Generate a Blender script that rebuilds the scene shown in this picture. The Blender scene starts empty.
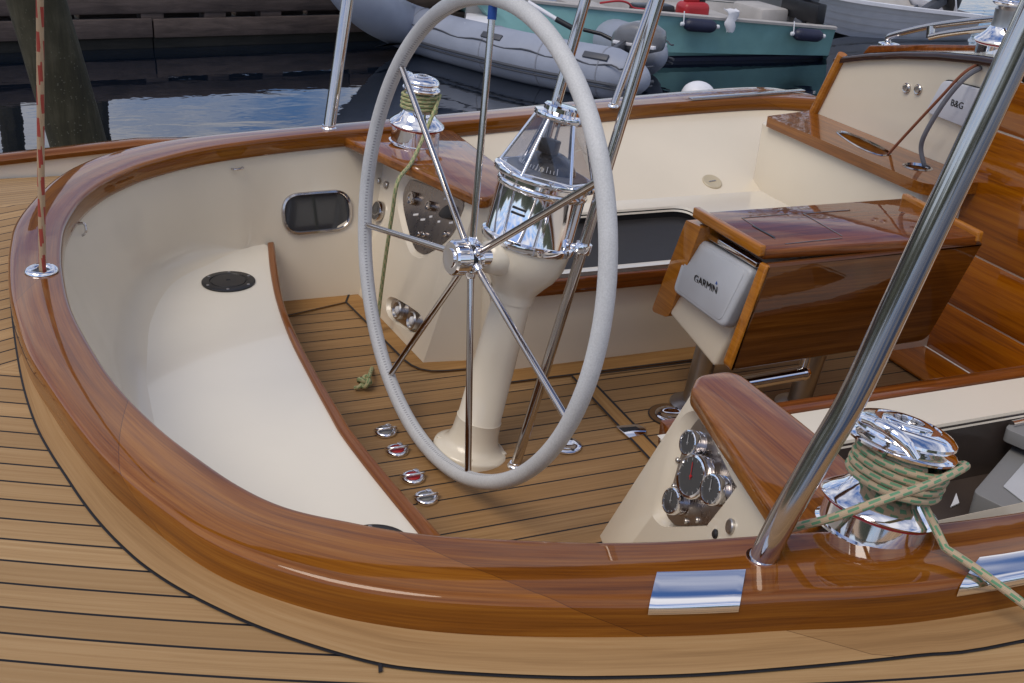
import bpy, bmesh, math, random
from mathutils import Vector, Matrix
random.seed(7)
R = math.radians
scene = bpy.context.scene
COL = scene.collection
CZ = 1.7                                     # eye height above the water (water is z = 0)

# ------------------------------------------------------------------ camera
def cam_axes(r, p, y):
    f = Vector((math.sin(y)*math.cos(p), math.cos(y)*math.cos(p), -math.sin(p)))
    rt = Vector((math.cos(y), -math.sin(y), 0)); up = rt.cross(f)
    c, s = math.cos(r), math.sin(r)
    return c*rt+s*up, -s*rt+c*up, -f
AX, AY, AZ = cam_axes(R(3.81), R(25.18), R(23.41))
FPX = 1086.8
cam = bpy.data.cameras.new('camera'); cam_o = bpy.data.objects.new('camera', cam); COL.objects.link(cam_o)
cam.sensor_width = 36; cam.lens = 36*FPX/1024; cam.clip_start = .02; cam.clip_end = 500
M = Matrix((AX, AY, AZ)).transposed().to_4x4(); M.translation = (0, 0, CZ)
cam_o.matrix_world = M
scene.camera = cam_o
def ray(u, v): return AX*((u-512)/FPX) - AY*((v-341.5)/FPX) - AZ
EYE = Vector((0, 0, CZ))
def pz(u, v, z): d = ray(u, v); return EYE + d*((z-CZ)/d.z)      # the point of a level plane
def px(u, v, x): d = ray(u, v); return EYE + d*(x/d.x)
def py(u, v, y): d = ray(u, v); return EYE + d*(y/d.y)
def pp(u, v, p0, n): d = ray(u, v); return EYE + d*((p0-EYE).dot(n)/d.dot(n))
V = Vector

SOLE, AFTB, SIDEB, DECK, CAP, SLAB, TABLE = .38, .56, .655, .812, .87, .85, .90
MIDY = 2.05

# ------------------------------------------------------------------ materials
def mat(name):
    m = bpy.data.materials.new(name); m.use_nodes = True
    nt = m.node_tree; b = nt.nodes['Principled BSDF']
    return m, nt, b
def N(nt, t, **k):
    n = nt.nodes.new(t)
    for a, v in k.items(): setattr(n, a, v)
    return n
def ramp(nt, stops):
    r = N(nt, 'ShaderNodeValToRGB'); e = r.color_ramp.elements
    while len(e) < len(stops): e.new(.5)
    for i, (p, c) in enumerate(stops):
        e[i].position = p; e[i].color = (*c, 1)
    return r
def math_(nt, op, a, b=None, c=None):
    n = N(nt, 'ShaderNodeMath', operation=op)
    for i, v in enumerate((a, b, c)):
        if v is None: continue
        if isinstance(v, (int, float)): n.inputs[i].default_value = v
        else: nt.links.new(v, n.inputs[i])
    return n.outputs[0]
def mixc(nt, fac, a, b, blend='MIX'):
    n = N(nt, 'ShaderNodeMix', data_type='RGBA', blend_type=blend)
    for s, v in ((n.inputs[0], fac), (n.inputs[6], a), (n.inputs[7], b)):
        if isinstance(v, (int, float)): s.default_value = v
        elif isinstance(v, tuple): s.default_value = (*v, 1)
        else: nt.links.new(v, s)
    return n.outputs[2]
def bump(nt, b, h, strength, dist=.01, coat=False):
    n = N(nt, 'ShaderNodeBump'); n.inputs['Strength'].default_value = strength; n.inputs['Distance'].default_value = dist
    nt.links.new(h, n.inputs['Height']); nt.links.new(n.outputs[0], b.inputs['Normal'])
    if coat: nt.links.new(n.outputs[0], b.inputs['Coat Normal'])
    return n
def noise(nt, vec, scale, detail=4, rough=.55, dist=0.):
    n = N(nt, 'ShaderNodeTexNoise'); n.inputs['Scale'].default_value = scale; n.inputs['Detail'].default_value = detail
    n.inputs['Roughness'].default_value = rough; n.inputs['Distortion'].default_value = dist
    if vec is not None: nt.links.new(vec, n.inputs['Vector'])
    return n.outputs['Fac']
def coords(nt, kind='Object'):
    return N(nt, 'ShaderNodeTexCoord').outputs[kind]
def mapping(nt, vec, scale=(1, 1, 1), rot=(0, 0, 0)):
    n = N(nt, 'ShaderNodeMapping'); n.inputs['Scale'].default_value = scale; n.inputs['Rotation'].default_value = rot
    nt.links.new(vec, n.inputs['Vector']); return n.outputs[0]

def plain(name, col, rough=.4, metal=0., coat=0., var=.0, vscale=6., bumpy=0., bscale=200., spec=.5):
    m, nt, b = mat(name)
    b.inputs['Base Color'].default_value = (*col, 1); b.inputs['Roughness'].default_value = rough
    b.inputs['Metallic'].default_value = metal; b.inputs['Coat Weight'].default_value = coat
    b.inputs['Coat Roughness'].default_value = .04; b.inputs['Specular IOR Level'].default_value = spec
    co = coords(nt)
    if var:
        f = noise(nt, co, vscale, 5)
        lo = tuple(c*(1-var) for c in col); hi = tuple(min(1, c*(1+var)) for c in col)
        r = ramp(nt, [(.3, lo), (.7, hi)]); nt.links.new(f, r.inputs[0]); nt.links.new(r.outputs[0], b.inputs['Base Color'])
        nt.links.new(math_(nt, 'MULTIPLY_ADD', f, rough*.5, rough*.75), b.inputs['Roughness'])
    if bumpy: bump(nt, b, noise(nt, co, bscale, 3), bumpy, .002)
    return m

def wood(name, dark, mid, light, axis='X', uv=False, coat=1., rough=.35, scarf=0., fine=1., ripple=.02):
    """Varnished plank: grain stretched along one axis, pores, tone shifts from plank to plank."""
    m, nt, b = mat(name)
    co = coords(nt, 'UV' if uv else 'Object')
    st = {'X': (1.7, 48, 48), 'Y': (48, 1.7, 48), 'Z': (48, 48, 1.7)}['X' if uv else axis]
    g1 = noise(nt, mapping(nt, co, tuple(s*fine for s in st)), 1., 6, .62, .6)
    fi = tuple(s*5*fine if s > 5 else s*3 for s in st)
    g2 = noise(nt, mapping(nt, co, fi), 1., 3, .6)
    g = math_(nt, 'ADD', math_(nt, 'MULTIPLY', g1, .62), math_(nt, 'MULTIPLY', g2, .38))
    r = ramp(nt, [(.34, dark), (.5, mid), (.66, light)]); nt.links.new(g, r.inputs[0])
    col = r.outputs[0]
    if scarf:
        sx = N(nt, 'ShaderNodeSeparateXYZ'); nt.links.new(co, sx.inputs[0])
        kq = math_(nt, 'MULTIPLY', math_(nt, 'ADD', sx.outputs[0], math_(nt, 'MULTIPLY', sx.outputs[1], 2.2)), 1/scarf)
        k = math_(nt, 'FLOOR', kq); line = math_(nt, 'LESS_THAN', math_(nt, 'FRACT', kq), .0022/scarf)
        w = N(nt, 'ShaderNodeTexWhiteNoise', noise_dimensions='1D'); nt.links.new(k, w.inputs['W'])
        col = mixc(nt, math_(nt, 'MULTIPLY', w.outputs[0], .8), col, (.6, .5, .4), 'MULTIPLY'); col = mixc(nt, math_(nt, 'MULTIPLY', line, .8), col, (.05, .015, .004))
    big = noise(nt, co, 2.3, 2)
    col = mixc(nt, math_(nt, 'MULTIPLY', big, .35), col, tuple(c*.6 for c in mid))
    nt.links.new(col, b.inputs['Base Color'])
    b.inputs['Roughness'].default_value = rough
    b.inputs['Coat Weight'].default_value = coat; b.inputs['Coat Roughness'].default_value = .02; b.inputs['Coat IOR'].default_value = 1.5
    b.inputs['Specular IOR Level'].default_value = .04 if coat else .22
    if ripple:
        n = N(nt, 'ShaderNodeBump'); n.inputs['Strength'].default_value = ripple; n.inputs['Distance'].default_value = .02
        nt.links.new(noise(nt, coords(nt), 14, 2), n.inputs['Height']); nt.links.new(n.outputs[0], b.inputs['Coat Normal'])
    return m

def planks(name, mode):
    """Bare teak laid in strips with black caulked seams."""
    m, nt, b = mat(name)
    co = coords(nt); s = N(nt, 'ShaderNodeSeparateXYZ'); nt.links.new(co, s.inputs[0])
    x, y = s.outputs[0], s.outputs[1]
    if mode == 'sole':
        v = math_(nt, 'ADD', y, .013); pitch, sw = .0606, .075
        pal = [(.3, (.245, .135, .053)), (.5, (.35, .2, .083)), (.7, (.44, .27, .122))]
    else:                                   # swept planking that meets at the middle of the aft deck
        g = math_(nt, 'ADD', math_(nt, 'MULTIPLY', x, .445), math_(nt, 'MULTIPLY', math_(nt, 'MULTIPLY', x, x), -.12))
        d = math_(nt, 'ABSOLUTE', math_(nt, 'SUBTRACT', y, 1.85))
        v = math_(nt, 'ADD', math_(nt, 'SUBTRACT', d, g), .0097); pitch, sw = .0487, .085
        pal = [(.3, (.31, .18, .075)), (.5, (.425, .26, .116)), (.7, (.51, .335, .165))]
    q = math_(nt, 'DIVIDE', v, pitch); k = math_(nt, 'FLOOR', q); fr = math_(nt, 'FRACT', q)
    seam = math_(nt, 'LESS_THAN', fr, sw)
    w = N(nt, 'ShaderNodeTexWhiteNoise', noise_dimensions='1D'); nt.links.new(k, w.inputs['W'])
    cmb = N(nt, 'ShaderNodeCombineXYZ'); nt.links.new(math_(nt, 'ADD', math_(nt, 'MULTIPLY', x, 3.), math_(nt, 'MULTIPLY', k, 3.7)), cmb.inputs[0])
    nt.links.new(math_(nt, 'MULTIPLY', v, 150), cmb.inputs[1])
    g1 = noise(nt, cmb.outputs[0], 1., 5, .65, .4)
    r = ramp(nt, pal); nt.links.new(g1, r.inputs[0])
    col = mixc(nt, math_(nt, 'MULTIPLY', w.outputs[0], .65), r.outputs[0], tuple(c*q for c, q in zip(pal[1][1], (.62, .58, .52))))
    dirt = noise(nt, co, 5, 4)
    col = mixc(nt, math_(nt, 'MULTIPLY', dirt, .3), col, (.33, .22, .11) if mode == 'deck' else (.2, .125, .06))
    col = mixc(nt, seam, col, (.012, .011, .013))
    nt.links.new(col, b.inputs['Base Color']); b.inputs['Roughness'].default_value = .62 if mode == 'deck' else .5; b.inputs['Specular IOR Level'].default_value = .25
    h = math_(nt, 'SUBTRACT', math_(nt, 'MULTIPLY', g1, .3), seam)
    bump(nt, b, h, .35, .002)
    return m

M_ = {}
M_['cap'] = wood('varnished_cap', (.12, .034, .003), (.26, .085, .007), (.38, .148, .015), uv=True, scarf=.62, fine=1.2, ripple=.008)
M_['wood'] = wood('varnished_wood_x', (.07, .017, .002), (.17, .045, .006), (.28, .085, .013), 'X')
M_['woody'] = wood('varnished_wood_y', (.13, .036, .004), (.29, .095, .012), (.42, .16, .026), 'Y')
M_['slab'] = wood('varnished_slab', (.1, .028, .004), (.235, .075, .009), (.36, .135, .02), 'Y')
M_['boards'] = wood('varnished_boards', (.15, .033, .001), (.34, .095, .002), (.47, .155, .004), 'Y', fine=.6)
M_['amber'] = wood('varnished_edge', (.26, .085, .008), (.42, .15, .014), (.52, .21, .025), 'Y')
M_['leaf_wood'] = wood('varnished_leaf', (.045, .013, .002), (.1, .03, .004), (.16, .055, .008), 'X')
M_['trim'] = wood('varnished_trim', (.12, .036, .007), (.22, .07, .014), (.3, .11, .026), uv=True, coat=.6)
M_['deck'] = planks('teak_deck', 'deck'); M_['sole'] = planks('teak_sole', 'sole')
M_['margin'] = wood('teak_margin', (.295, .17, .072), (.405, .245, .108), (.485, .315, .152), uv=True, coat=0, rough=.62, scarf=1.6, ripple=0)
M_['smargin'] = wood('teak_sole_margin', (.24, .12, .038), (.35, .185, .062), (.44, .25, .095), 'X', coat=0, rough=.55, ripple=0)
M_['smarginy'] = wood('teak_sole_crossboard', (.24, .12, .038), (.35, .185, .062), (.44, .25, .095), 'Y', coat=0, rough=.55, ripple=0)
M_['seam'] = plain('black_caulk', (.012, .011, .013), .6)
M_['cream'] = plain('cream_gelcoat', (.73, .65, .515), .24, coat=.4, var=.035, vscale=2.6, bumpy=.05, bscale=7.)
M_['white'] = plain('white_gelcoat', (.76, .705, .6), .2, coat=.5, var=.025, vscale=3., bumpy=.04, bscale=7.)
M_['pedestal'] = plain('pedestal_cream', (.75, .675, .54), .25, coat=.4, var=.02)
M_['plate_cream'] = plain('aged_cream_plastic', (.5, .43, .3), .4)
M_['chrome'] = plain('chrome', (.86, .86, .89), .06, metal=1., var=.02)
M_['steel'] = plain('polished_steel', (.56, .525, .505), .12, metal=1., var=.05, vscale=20)
M_['leg_steel'] = plain('dull_steel', (.42, .4, .38), .3, metal=1.)
M_['brushed'] = plain('brushed_steel', (.5, .48, .46), .32, metal=1., var=.08, vscale=40)
M_['plate'] = plain('instrument_plate', (.36, .32, .3), .28, metal=1., var=.08, vscale=30)
M_['black'] = plain('black_plastic', (.012, .012, .014), .35, var=.2)
M_['gauge_face'] = plain('gauge_face', (.07, .07, .072), .3, metal=.5, coat=.8)
M_['dial'] = plain('dial_black', (.02, .021, .024), .25, coat=.6)
M_['mark'] = plain('white_marking', (.75, .75, .75), .5)
M_['tick'] = plain('grey_marking', (.3, .3, .3), .5)
M_['red'] = plain('red_rubber', (.38, .012, .016), .42, var=.12, vscale=30)
M_['grey_cover'] = plain('grey_plastic', (.47, .485, .51), .42, var=.04, vscale=12, bumpy=.06, bscale=900)
M_['mat'] = plain('dark_recess', (.06, .045, .038), .3, coat=.4, var=.35, vscale=5)
M_['darkpad'] = plain('dark_seat_pad', (.022, .02, .02), .5, var=.2, vscale=5, spec=.3)
M_['case'] = plain('grey_case', (.2, .2, .2), .5, bumpy=.12, bscale=500)
M_['hyp'] = plain('grey_hypalon', (.28, .31, .385), .5, var=.09, vscale=4, bumpy=.05, bscale=60)
M_['hypseam'] = plain('grey_seam_tape', (.24, .255, .3), .5)
M_['hypdark'] = plain('dark_hypalon', (.06, .065, .08), .5)
M_['teal'] = plain('turquoise_paint', (.2, .4, .395), .45, var=.12, vscale=5)
M_['inside'] = plain('grey_boat_interior', (.4, .38, .36), .6, var=.12, vscale=6)
M_['boatwhite'] = plain('white_boat_paint', (.74, .74, .78), .4, var=.08, vscale=5)
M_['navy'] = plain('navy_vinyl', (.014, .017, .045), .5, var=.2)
M_['engine'] = plain('grey_engine', (.16, .165, .18), .35, coat=.4, var=.1)
M_['cloth'] = plain('white_cloth', (.65, .66, .7), .8, bumpy=.3, bscale=60)
M_['blue'] = plain('blue_tape', (.01, .07, .32), .6)
M_['screen'] = plain('smoked_glass', (.03, .033, .038), .06, coat=.6)
M_['recess_wood'] = wood('dark_varnish', (.02, .008, .004), (.04, .016, .008), (.06, .024, .012), 'Y')
M_['tank'] = plain('red_plastic', (.4, .02, .025), .4, var=.1)

def leather():
    m, nt, b = mat('pale_leather')
    uv = coords(nt, 'UV'); s = N(nt, 'ShaderNodeSeparateXYZ'); nt.links.new(uv, s.inputs[0])
    n = noise(nt, coords(nt), 320, 3); big = noise(nt, coords(nt), 9, 3)
    r = ramp(nt, [(.3, (.46, .465, .465)), (.7, (.64, .645, .645))]); nt.links.new(math_(nt, 'ADD', math_(nt, 'MULTIPLY', n, .6), math_(nt, 'MULTIPLY', big, .4)), r.inputs[0])
    line = math_(nt, 'LESS_THAN', math_(nt, 'ABSOLUTE', math_(nt, 'SUBTRACT', math_(nt, 'FRACT', math_(nt, 'ADD', s.outputs[1], .53)), .5)), .028)
    st = math_(nt, 'LESS_THAN', math_(nt, 'FRACT', math_(nt, 'MULTIPLY', s.outputs[0], 130)), .4)
    hole = math_(nt, 'MULTIPLY', line, st)
    nt.links.new(mixc(nt, hole, r.outputs[0], (.3, .3, .31)), b.inputs['Base Color'])
    b.inputs['Roughness'].default_value = .62
    bump(nt, b, math_(nt, 'SUBTRACT', math_(nt, 'MULTIPLY', n, .4), hole), .12, .0012)
    return m
M_['leather'] = leather()

def rope_mat(name, base, fleck, turn=38., rows=6., thr=.55):
    m, nt, b = mat(name)
    uv = coords(nt, 'UV'); s = N(nt, 'ShaderNodeSeparateXYZ'); nt.links.new(uv, s.inputs[0])
    u, v = s.outputs[0], s.outputs[1]                      # u = metres along, v = 0..1 round
    vr = math_(nt, 'ADD', math_(nt, 'MULTIPLY', v, rows), math_(nt, 'MULTIPLY', u, 6.))
    a = math_(nt, 'FRACT', math_(nt, 'ADD', math_(nt, 'MULTIPLY', math_(nt, 'FLOOR', vr), .37), math_(nt, 'MULTIPLY', u, turn)))
    f = math_(nt, 'MULTIPLY', math_(nt, 'LESS_THAN', a, thr), math_(nt, 'LESS_THAN', math_(nt, 'FRACT', vr), .62))
    br1 = math_(nt, 'SINE', math_(nt, 'ADD', math_(nt, 'MULTIPLY', v, 50.), math_(nt, 'MULTIPLY', u, 1500.)))
    br2 = math_(nt, 'SINE', math_(nt, 'SUBTRACT', math_(nt, 'MULTIPLY', v, 50.), math_(nt, 'MULTIPLY', u, 1500.)))
    h = math_(nt, 'MULTIPLY', br1, br2)
    col = mixc(nt, f, base, fleck)
    col = mixc(nt, math_(nt, 'MULTIPLY', noise(nt, coords(nt), 60, 3), .35), col, tuple(c*.5 for c in base))
    nt.links.new(col, b.inputs['Base Color']); b.inputs['Roughness'].default_value = .8
    bump(nt, b, h, .35, .001)
    return m
M_['rope_green'] = rope_mat('tan_green_rope', (.5, .385, .25), (.1, .3, .16))
M_['rope_far'] = rope_mat('olive_green_rope', (.46, .42, .22), (.16, .27, .11))
M_['rope_red'] = rope_mat('tan_red_rope', (.46, .33, .2), (.36, .03, .02), 17., 3., .6)
M_['rope_orange'] = plain('orange_line', (.26, .085, .04), .8, bumpy=.3, bscale=300)
M_['rope_grey'] = plain('grey_line', (.17, .17, .19), .8, bumpy=.3, bscale=300)

def glass():
    m, nt, b = mat('clear_pane')
    out = [n for n in nt.nodes if n.type == 'OUTPUT_MATERIAL'][0]
    t = N(nt, 'ShaderNodeBsdfTransparent'); t.inputs[0].default_value = (.84, .84, .87, 1)
    g = N(nt, 'ShaderNodeBsdfGlossy'); g.inputs['Roughness'].default_value = .02
    fr = N(nt, 'ShaderNodeLayerWeight'); fo_ = math_(nt, 'MULTIPLY_ADD', math_(nt, 'POWER', fr.outputs['Facing'], 3.), .6, .11)
    mx = N(nt, 'ShaderNodeMixShader'); nt.links.new(fo_, mx.inputs[0]); nt.links.new(t.outputs[0], mx.inputs[1]); nt.links.new(g.outputs[0], mx.inputs[2])
    nt.links.new(mx.outputs[0], out.inputs[0]); nt.nodes.remove(b)
    return m
M_['glass'] = glass()

def water_mat():
    m, nt, b = mat('harbour_water')
    b.inputs['Base Color'].default_value = (.003, .006, .012, 1); b.inputs['Roughness'].default_value = .02
    b.inputs['IOR'].default_value = 2.3
    co = coords(nt)
    h = math_(nt, 'ADD', noise(nt, mapping(nt, co, (1., 1.8, 1)), 2.2, 3, .5, .3), math_(nt, 'MULTIPLY', noise(nt, co, 9, 2), .18))
    bump(nt, b, h, .042, .05)
    return m
M_['water'] = water_mat()

def weathered(name, lo, mid, hi, axis='X', rough=.85):
    m, nt, b = mat(name); co = coords(nt)
    st = {'X': (1.5, 30, 30), 'Z': (20, 20, 1.5)}[axis]
    g = noise(nt, mapping(nt, co, st), 1., 6, .7, .5); blot = noise(nt, co, 3.5, 5)
    r = ramp(nt, [(.3, lo), (.5, mid), (.72, hi)]); nt.links.new(math_(nt, 'ADD', math_(nt, 'MULTIPLY', g, .6), math_(nt, 'MULTIPLY', blot, .4)), r.inputs[0])
    nt.links.new(r.outputs[0], b.inputs['Base Color']); b.inputs['Roughness'].default_value = rough
    bump(nt, b, g, .5, .01); return m
M_['dock'] = weathered('weathered_timber', (.03, .022, .02), (.075, .055, .048), (.13, .098, .086))
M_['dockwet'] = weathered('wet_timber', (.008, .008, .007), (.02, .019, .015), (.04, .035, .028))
def mossy():
    m, nt, b = mat('barnacled_piling'); co = coords(nt)
    g = noise(nt, mapping(nt, co, (20, 20, 1.6)), 1., 6, .7, .5); blot = noise(nt, co, 5., 5)
    r = ramp(nt, [(.32, (.014, .012, .006)), (.5, (.034, .03, .014)), (.7, (.08, .07, .043))]); nt.links.new(math_(nt, 'ADD', math_(nt, 'MULTIPLY', g, .5), math_(nt, 'MULTIPLY', blot, .5)), r.inputs[0])
    v = N(nt, 'ShaderNodeTexVoronoi'); v.inputs['Scale'].default_value = 55; nt.links.new(co, v.inputs['Vector'])
    s = N(nt, 'ShaderNodeSeparateXYZ'); nt.links.new(co, s.inputs[0])
    low = N(nt, 'ShaderNodeMapRange'); low.inputs[1].default_value = 1.6; low.inputs[2].default_value = .2; nt.links.new(s.outputs[2], low.inputs[0])
    sp = math_(nt, 'MULTIPLY', math_(nt, 'MULTIPLY', math_(nt, 'LESS_THAN', v.outputs['Distance'], .22), math_(nt, 'GREATER_THAN', noise(nt, co, 9., 3), .52)), low.outputs[0])
    nt.links.new(mixc(nt, sp, r.outputs[0], (.13, .125, .09)), b.inputs['Base Color']); b.inputs['Roughness'].default_value = .9
    bump(nt, b, math_(nt, 'ADD', g, sp), .7, .012); return m
M_['piling'] = mossy() if True else weathered('mossy_piling', (.02, .017, .008), (.05, .044, .02), (.11, .1, .06), 'Z')

# ------------------------------------------------------------------ mesh helpers
def new(): return bmesh.new()
def tag(o, label=None, cat=None, group=None, kind=None):
    if label: o['label'] = label
    if cat: o['category'] = cat
    if group: o['group'] = group
    if kind: o['kind'] = kind
    return o
def world_of(o):
    l = Vector(o.location)
    while o.parent: o = o.parent; l += o.location
    return l
def obj(name, bm, m, parent=None, smooth=40, origin=None):
    """link a bmesh (world coordinates) as one mesh object, its origin at the parent's or at its own foot"""
    bmesh.ops.remove_doubles(bm, verts=bm.verts, dist=1e-6)
    bmesh.ops.recalc_face_normals(bm, faces=bm.faces)
    if parent is not None: loc = world_of(parent)
    elif origin is not None: loc = Vector(origin)
    else:
        xs = [v.co for v in bm.verts]
        loc = Vector(((min(c.x for c in xs)+max(c.x for c in xs))/2, (min(c.y for c in xs)+max(c.y for c in xs))/2, min(c.z for c in xs)))
    for v in bm.verts: v.co -= loc
    me = bpy.data.meshes.new(name); bm.to_mesh(me); bm.free()
    me.materials.append(m)
    for p in me.polygons: p.use_smooth = len(p.vertices) <= 4
    if smooth is not None and smooth < 180:
        try: me.set_sharp_from_angle(angle=R(smooth))
        except Exception: pass
    o = bpy.data.objects.new(name, me); COL.objects.link(o)
    if parent is not None: o.parent = parent
    else: o.location = loc
    return o
def thing(name, loc, label, cat, group=None):
    o = bpy.data.objects.new(name, None); o.empty_display_size = .05; COL.objects.link(o); o.location = loc
    return tag(o, label, cat, group)
def one(name, bm, m, label, cat, group=None, smooth=40): return tag(obj(name, bm, m, None, smooth), label, cat, group)
def struct(name, bm, m, parent=None, smooth=40):
    o = obj(name, bm, m, parent, smooth, origin=(0, 0, 0) if parent is None else None)
    if parent is None: o['kind'] = 'structure'
    return o
def dup(root, loc, rot=None, label=None):
    r = root.copy(); COL.objects.link(r); r.location = loc
    if rot is not None: r.rotation_euler = rot
    if label: r['label'] = label
    for ch in list(root.children):
        c = ch.copy(); COL.objects.link(c); c.parent = r
        for g in ch.children:
            d = g.copy(); COL.objects.link(d); d.parent = c
    return r
def frame(axis, up=(0, 0, 1)):
    z = Vector(axis).normalized(); u = Vector(up)
    if abs(z.dot(u)) > .99: u = Vector((1, 0, 0))
    x = u.cross(z).normalized(); y = z.cross(x)
    return x, y, z
def mat_at(o, axis=(0, 0, 1), xdir=None):
    z = Vector(axis).normalized()
    if xdir is None: x, y, z = frame(z, (0, 1, 0))
    else:
        x = Vector(xdir); x = (x - z*x.dot(z)).normalized(); y = z.cross(x)
    m = Matrix((x, y, z)).transposed().to_4x4(); m.translation = Vector(o); return m
def lathe(bm, prof, m=Matrix(), n=40, cap=True):
    """prof: (radius, height) up the local z axis"""
    rings = []
    for r, z in prof:
        rings.append([bm.verts.new(m @ Vector((r*math.cos(2*math.pi*i/n), r*math.sin(2*math.pi*i/n), z))) for i in range(n)])
    for a, b in zip(rings, rings[1:]):
        for i in range(n): bm.faces.new((a[i], a[(i+1) % n], b[(i+1) % n], b[i]))
    if cap:
        bm.faces.new(rings[0][::-1]); bm.faces.new(rings[-1])
    return bm
def catmull(pts, per=8, closed=False):
    P = [Vector(p) for p in pts]; out = []
    n = len(P)
    for i in range(n if closed else n-1):
        if closed: a, b, c, d = P[(i-1) % n], P[i], P[(i+1) % n], P[(i+2) % n]
        else:
            b, c = P[i], P[i+1]; a = P[i-1] if i else b*2-c; d = P[i+2] if i+2 < n else c*2-b
        for k in range(per):
            t = k/per
            out.append(.5*((2*b)+(c-a)*t+(2*a-5*b+4*c-d)*t*t+(3*b-a-3*c+d)*t**3))
    if not closed: out.append(P[-1])
    return out
def tube(bm, pts, r, n=14, closed=False, cap=True):
    """swept round bar with uv: u in metres along, v 0..1 round; r number or list"""
    P = [Vector(p) for p in pts]; L = len(P); uvl = bm.loops.layers.uv.verify()
    rr = r if isinstance(r, (list, tuple)) else [r]*L
    t0 = (P[1]-P[0]).normalized(); x, y, _ = frame(t0)
    rings = []; us = [0.]
    for i in range(L):
        if closed: t = (P[(i+1) % L]-P[i-1]).normalized()
        else: t = (P[min(i+1, L-1)]-P[max(i-1, 0)]).normalized()
        x = (x - t*x.dot(t)).normalized(); y = t.cross(x)
        rings.append([bm.verts.new(P[i]+(x*math.cos(2*math.pi*k/n)+y*math.sin(2*math.pi*k/n))*rr[i]) for k in range(n)])
        if i: us.append(us[-1]+(P[i]-P[i-1]).length)
    us.append(us[-1]+(P[0]-P[-1]).length)
    for i in range(L if closed else L-1):
        a, b = rings[i], rings[(i+1) % L]
        for k in range(n):
            f = bm.faces.new((a[k], a[(k+1) % n], b[(k+1) % n], b[k]))
            for lp, (uu, vv) in zip(f.loops, ((us[i], k/n), (us[i], (k+1)/n), (us[i+1], (k+1)/n), (us[i+1], k/n))): lp[uvl].uv = (uu, vv)
    if cap and not closed:
        bm.faces.new(rings[0][::-1]); bm.faces.new(rings[-1])
    return bm
def loft(bm, rows, closed=False):
    """rows of equal length, joined to a sheet; uv: u along the rows in metres, v across"""
    uvl = bm.loops.layers.uv.verify()
    vs = [[bm.verts.new(p) for p in r] for r in rows]
    us = [0.]
    for i in range(1, len(rows)):
        us.append(us[-1]+((Vector(rows[i][0])+Vector(rows[i][-1]))/2-(Vector(rows[i-1][0])+Vector(rows[i-1][-1]))/2).length)
    m = len(rows[0]); w = [0.]
    mid = rows[len(rows)//2]
    for k in range(1, m): w.append(w[-1]+(Vector(mid[k])-Vector(mid[k-1])).length)
    for i in range(len(rows)-1):
        for k in range(m if closed else m-1):
            k2 = (k+1) % m
            try: f = bm.faces.new((vs[i][k], vs[i][k2], vs[i+1][k2], vs[i+1][k]))
            except ValueError: continue
            for lp, (uu, vv) in zip(f.loops, ((us[i], w[k]), (us[i], w[k2]), (us[i+1], w[k2]), (us[i+1], w[k]))): lp[uvl].uv = (uu, vv)
    return vs
def prism(bm, poly, vec, bev=0., seg=3):
    """a flat outline pushed along vec, its edges rounded"""
    vec = Vector(vec); b2 = new()
    a = [b2.verts.new(p) for p in poly]; c = [b2.verts.new(Vector(p)+vec) for p in poly]; n = len(poly)
    b2.faces.new(a[::-1]); b2.faces.new(c)
    for i in range(n): b2.faces.new((a[i], a[(i+1) % n], c[(i+1) % n], c[i]))
    bmesh.ops.recalc_face_normals(b2, faces=b2.faces)
    if bev: bmesh.ops.bevel(b2, geom=b2.edges[:], offset=bev, segments=seg, affect='EDGES', profile=.5, clamp_overlap=True)
    me = bpy.data.meshes.new('tmp'); b2.to_mesh(me); b2.free(); bm.from_mesh(me); bpy.data.meshes.remove(me)
    return bm
def slab(bm, poly, vec, r, seg=4):
    """a flat outline pushed along vec with evenly rounded rims (outline counts as convex or gently curved)"""
    vec = Vector(vec); h = vec.length; n = vec/h; P = [Vector(p) for p in poly]; k = len(P)
    area = sum((P[i].cross(P[(i+1) % k]) for i in range(k)), Vector()); sg = 1 if area.dot(n) > 0 else -1
    ins = []
    for i in range(k):
        a, c = (P[i]-P[i-1]), (P[(i+1) % k]-P[i])
        na = n.cross(a).normalized()*sg; nc = n.cross(c).normalized()*sg
        m = (na+nc); m = m/max(.35, m.dot(na)) if m.length > 1e-6 else na
        ins.append(m)
    rows = []
    def ring(d, z): rows.append([bm.verts.new(P[i]+ins[i]*d+n*z) for i in range(k)])
    for j in range(seg+1):
        a = math.pi/2*j/seg; ring(r*(1-math.sin(a)), r*(1-math.cos(a)))
    for j in range(seg+1):
        a = math.pi/2*j/seg; ring(r*(1-math.cos(a)), h-r+r*math.sin(a))
    for A, B in zip(rows, rows[1:]):
        for i in range(k): bm.faces.new((A[i], A[(i+1) % k], B[(i+1) % k], B[i]))
    bm.faces.new(rows[0][::-1]); bm.faces.new(rows[-1]); return bm
def box(bm, lo, hi, bev=0., m=None, seg=2):
    lo, hi = Vector(lo), Vector(hi)
    q = [(lo.x, lo.y, lo.z), (hi.x, lo.y, lo.z), (hi.x, hi.y, lo.z), (lo.x, hi.y, lo.z)]
    b2 = new(); prism(b2, q, (0, 0, hi.z-lo.z), bev, seg)
    if m is not None:
        for v in b2.verts: v.co = m @ v.co
    me = bpy.data.meshes.new('tmp'); b2.to_mesh(me); b2.free(); bm.from_mesh(me); bpy.data.meshes.remove(me)
    return bm
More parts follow.
